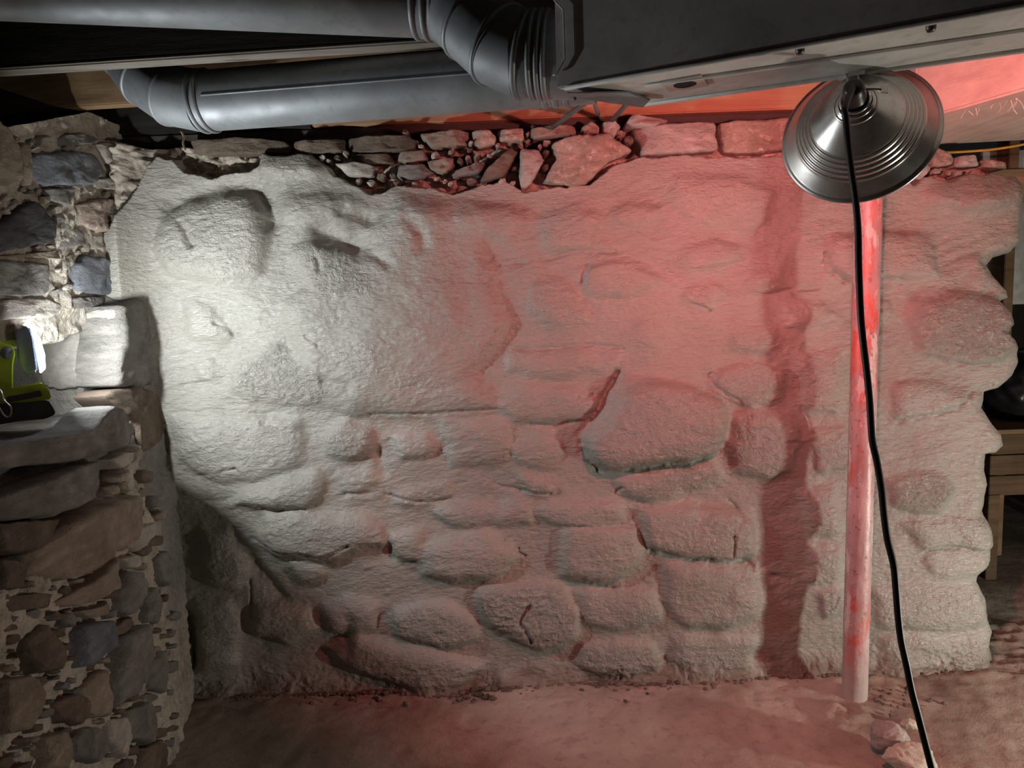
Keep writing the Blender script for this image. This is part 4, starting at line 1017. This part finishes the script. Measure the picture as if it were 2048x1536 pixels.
pl = bpy.data.lights.new('red_bulb_light', 'POINT'); pl.energy = 34.0; pl.color = (1.0, 0.245, 0.245); pl.shadow_soft_size = 0.012
plo = bpy.data.objects.new('red_bulb_light', pl); COL.objects.link(plo); plo.location = apex + AX * 0.086
plo.parent = LAMP; plo.location = plo.location - LAMP.location
# cord
CP = [(1690,214),(1692,240),(1696,285),(1703,345),(1711,400),(1716,460),(1717,520),(1719,580),(1722,640),(1727,690),(1733,740),(1739,800),(1742,850),(1745,885),(1754,925),(1763,980),(1768,1030),(1775,1080),(1787,1130),(1792,1180),(1796,1230),(1802,1280),(1813,1330),(1823,1380),(1836,1430),(1850,1485),(1863,1536),(1885,1620)]
cp = [apex - AX * 0.050] + [atD(x, y, 1.135 - 0.02 * i / len(CP)) for i, (x, y) in enumerate(CP)]
cp += [np.array([cp[-1][0] + 0.03, cp[-1][1] - 0.03, 0.06]), np.array([cp[-1][0] + 0.16, cp[-1][1] - 0.14, 0.012]), np.array([cp[-1][0] + 0.6, cp[-1][1] - 0.3, 0.012])]
sweep('cord', spline(cp, 220), 0.0054, mat_plain('black rubber cord', (0.022, 0.021, 0.019), 0.42), LAMP, 12)

# ------------------------------------------------------------------ work light on the ledge
DW = 1.74
def W(px, py, dd=0.0): return atD(px, py, DW + dd)
GREEN = mat_plain('lime green plastic', (0.50, 0.62, 0.05), 0.4); GREY = mat_plain('dark grey plastic', (0.07, 0.075, 0.085), 0.5); HEADM = mat_plain('blue grey plastic', (0.16, 0.20, 0.28), 0.45)
zb = 1.033
WL = empty('work_light', tuple(W(30, 830))); tag(WL, 'lime green and grey cordless work light standing on the ledge', 'work light')
def pslab(name, pts, d0, d1, mat, bev=0.003):
    return hexa(name, [W(x, y, d0) for x, y in pts], [W(x, y, d1) for x, y in pts], mat, WL, bev)
pslab('battery_base', [(-70,862),(-70,812),(96,800),(106,815),(112,828),(90,838),(40,842)], -0.03, 0.06, GREY, 0.003)
pslab('deck', [(-70,812),(-70,790),(20,776),(82,764),(98,780),(103,798),(60,804)], -0.032, 0.062, GREEN, 0.003)
pslab('label_plate', [(12,794),(80,781),(84,792),(14,806)], -0.0345, -0.031, GREY, 0.001)
pslab('arm', [(-60,800),(-60,690),(0,684),(24,690),(31,706),(26,730),(26,776),(8,788)], -0.03, -0.014, GREEN, 0.003)
lathe('pivot_knob', [(0.0004, -0.004), (0.013, -0.004), (0.015, 0.0), (0.015, 0.006)], W(15, 706, -0.032), ray(15, 706), GREY, WL, 24)
pslab('head_housing', [(30,660),(58,652),(66,668),(74,720),(76,744),(52,746),(36,720)], -0.012, 0.085, HEADM, 0.005)
LENSM = mat_emit('lit lens', (0.93, 0.97, 1.0), 35.0)
pslab('lens', [(61,655),(66,655),(80,675),(90,710),(91,738),(80,747),(75,720),(68,680)], -0.010, 0.083, LENSM, 0.002)
hk = [W(-20, 770, -0.04), W(0, 780, -0.045), (W(8, 800, -0.045)), W(22, 815, -0.045), W(20, 832, -0.045), W(8, 830, -0.045), W(-10, 800, -0.042)]
sweep('hook', spline(hk, 40), 0.0022, mat_plain('bright wire', (0.6, 0.6, 0.6), 0.3, 0.9), WL, 8)
lc = W(99, 694, -0.02)
wl = area('work_light_beam', tuple(lc), tuple(lc + np.array([0.76, 0.64, 0.04])), (0.030, 0.055), 8.8, (0.93, 0.98, 1.0))
wl.parent = WL; wl.location = Vector(lc) - WL.location

# ------------------------------------------------------------------ rocks at bottom right
def rock(name, c, size, mat, seed, label, cat='rock', flat=0.75):
    bm = bmesh.new(); bmesh.ops.create_icosphere(bm, subdivisions=5, radius=1.0)
    rs = np.random.default_rng(seed); planes = [(Vector(rs.standard_normal(3)).normalized(), rs.uniform(0.55, 0.85)) for _ in range(14)]
    co = np.array([v.co[:] for v in bm.verts])
    for n_, d_ in planes:
        n_ = np.array(n_); k = co @ n_ - d_; co -= np.outer(np.clip(k, 0, None) * 0.85, n_)
    e = 0.10 * fbm(co[:, 0] * 2.5 + seed, co[:, 1] * 2.5 + co[:, 2] * 3.1, 5, seed % 30, 0.6) + 0.07 * (ridged(co[:, 0] * 4 + co[:, 2] * 2, co[:, 1] * 4 - co[:, 2] * 2, 3, seed % 20) - .5)
    co = co * (1 + e)[:, None] * np.array(size)
    co[:, 2] = np.maximum(co[:, 2], -size[2] * flat)
    for v, p_ in zip(bm.verts, co): v.co = p_
    o = bm_obj(name, bm, mat, None, True); o.location = (c[0], c[1], size[2] * flat - 0.008)
    return tag(o, label, cat)
r1 = onZ(1772, 1500, 0.0); r2 = onZ(1822, 1545, 0.0); r3 = onZ(1822, 1452, 0.0)
CHALK = mat_stone('chalky mortar', (0.62, 0.57, 0.43), (0.92, 0.88, 0.72))
rock('rubble_chunk', r1, (0.062, 0.058, 0.052), ST['pale'], 5, 'tan mortar chunk on the floor left of the paler one', flat=0.7)
rock('rubble_chunk', r2, (0.072, 0.060, 0.050), CHALK, 9, 'cream broken mortar chunk on the floor beside the cord', flat=0.7)
rock('rubble_chunk', r3 , (0.030, 0.026, 0.020), CHALK, 13, 'smallest mortar chunk lying behind the two larger ones', flat=0.7)

# ------------------------------------------------------------------ space beyond the end of the wall
far = mat_plain('far tan plaster', (0.22, 0.20, 0.17), 0.9)
o = box('wall_far', (-2.4, 3.1, -0.02), (5.0, 3.2, 2.2), far, None, 0); tag(o, 'dim wall far beyond the gap', kind='structure')
ch = box('storage_crate', (0, 0, 0), (1, 1, 1), W_BROWN, None, 0) if False else None
def at_far(px, py, y): return onY(px, py, y)
# wooden crate with boards
c0_ = at_far(2004, 1000, 0.75); cz0 = 0.30
CR = empty('wooden_crate', (c0_[0] + 0.3, 0.95, 0.0)); tag(CR, 'dark brown wooden crate in the gap right of the wall', 'crate')
x0, x1, y0, y1 = c0_[0] - 0.08, c0_[0] + 0.75, 0.72, 1.25
zt_ = at_far(2010, 868, 0.72)[2]; zbm = at_far(2010, 992, 0.72)[2]
W_CR = mat_wood('dark crate wood', (0.07, 0.042, 0.022), (0.16, 0.10, 0.055))
nb_ = 3
for k in range(nb_):
    a_ = zbm + (zt_ - zbm) * k / nb_; b_ = zbm + (zt_ - zbm) * (k + 1) / nb_
    box('slat', (x0, y0, a_ + 0.003), (x1, y0 + 0.02, b_ - 0.003), W_CR, CR, 0.002)
    box('slat', (x0, y0 + 0.022, a_ + 0.003), (x0 + 0.02, y1, b_ - 0.003), W_CR, CR, 0.002)
box('lid', (x0 - 0.01, y0 - 0.01, zt_), (x1, y1, zt_ + 0.02), W_BROWN, CR, 0.002)
for xx, yy in ((x0, y0), (x1 - .05, y0), (x0, y1 - .05), (x1 - .05, y1 - .05)):
    box('leg', (xx, yy, 0), (xx + 0.05, yy + 0.05, zbm + 0.01), W_CR, CR, 0.002)
# black bag on the crate
BAGM = mat_plain('black plastic bag', (0.018, 0.018, 0.02), 0.28)
bm = bmesh.new(); bmesh.ops.create_icosphere(bm, subdivisions=5, radius=1.0)
co = np.array([v.co[:] for v in bm.verts])
e = 0.16 * (ridged(co[:, 0] * 3 + co[:, 2], co[:, 1] * 3 - co[:, 2] * 1.6, 4, 77) - .5) + 0.12 * fbm(co[:, 0] * 1.6, co[:, 2] * 1.6 + co[:, 1], 3, 78)
bc = at_far(2060, 780, 0.95); bh = max(0.1, (at_far(2040, 700, 0.95)[2] - (zt_ + 0.02)))
co = co * (1 + e)[:, None] * np.array([0.20, 0.18, bh * 0.55]); co[:, 2] = np.maximum(co[:, 2], -bh * 0.45)
for v, p_ in zip(bm.verts, co): v.co = p_
bag = bm_obj('bin_bag', bm, BAGM, None, True); bag.location = (bc[0], 0.97, zt_ + 0.02 + bh * 0.45); tag(bag, 'black plastic bag slumped on the wooden crate', 'bag')
# stud and pale board behind
sx = at_far(2022, 430, 1.0)
so = box('wall_stud', (sx[0] - 0.018, 1.0, 0), (sx[0] + 0.028, 1.09, 2.17), W_BROWN, None, 0.003); tag(so, 'bare brown wooden stud seen past the upper wall end', 'stud')
bo = box('white_board', (sx[0] - 0.06, 1.12, 1.22), (sx[0] + 0.9, 1.14, 1.95), mat_plain('white board', (0.62, 0.64, 0.62), 0.6), None, 0.002); tag(bo, 'white board leaning behind the wooden stud', 'board')
# loose yellow wire over the wall end
wy = [atD(1868, 306, 2.55), atD(1930, 303, 2.6), atD(1990, 298, 2.6), atD(2048, 288, 2.6), atD(2120, 270, 2.6)]
tag(sweep('yellow_wire', spline(wy, 30), 0.005, mat_plain('yellow cable jacket', (0.75, 0.45, 0.06), 0.5), None, 8), 'yellow cable running over the far end of the wall', 'cable')
# hanging straw and cobweb threads
tag(sweep('straw_wisp', spline([atD(362, 262, 1.72), atD(368, 274, 1.72), atD(366, 286, 1.72), atD(371, 302, 1.72)], 14), 0.0022, mat_plain('dry straw', (0.45, 0.36, 0.22), 0.8), None, 6), 'dry straw wisp hanging under the left duct elbow', 'straw')

WEBM = mat_plain('cobweb thread', (0.62, 0.58, 0.55), 0.8)
Vw, Fw = [], []
for k in range(16):
    px = random.uniform(1880, 2044); py = 243 - (px - 1830) * 0.252 + random.uniform(-10, 8); dpt = 1.98 - (px - 1830) / 218 * 0.24
    L = random.uniform(8, 34); a_ = random.uniform(-0.7, 0.7)
    pts = [atD(px + math.sin(a_) * L * t + 3 * math.sin(t * 4 + k), py + L * t, dpt - 0.01) for t in (0, .25, .5, .75, 1)]
    T_, N_, B_ = frames(np.array(pts)); b0 = len(Vw)
    for p_, n_, b_ in zip(pts, N_, B_):
        for a2 in (0, 2.1, 4.2): Vw.append(p_ + 0.0011 * (math.cos(a2) * n_ + math.sin(a2) * b_))
    for i_ in range(4):
        for j_ in range(3): Fw.append((b0 + i_ * 3 + j_, b0 + i_ * 3 + (j_ + 1) % 3, b0 + i_ * 3 + 3 + (j_ + 1) % 3, b0 + i_ * 3 + 3 + j_))
tag(from_np('cobweb', Vw, Fw, WEBM), 'dusty cobweb threads hanging along the lower edge of the pale beam', 'cobweb', kind='stuff')

# ------------------------------------------------------------------ rest of the room, out of frame
o = box('wall_front', (-2.4, -4.7, -0.02), (4.1, -4.6, 2.2), ST['tan'], None, 0); tag(o, 'rough wall behind the photographer', kind='structure')
o = box('wall_right', (4.0, -4.7, -0.02), (4.1, 3.2, 2.2), ST['tan'], None, 0); tag(o, 'rough wall far to the right', kind='structure')
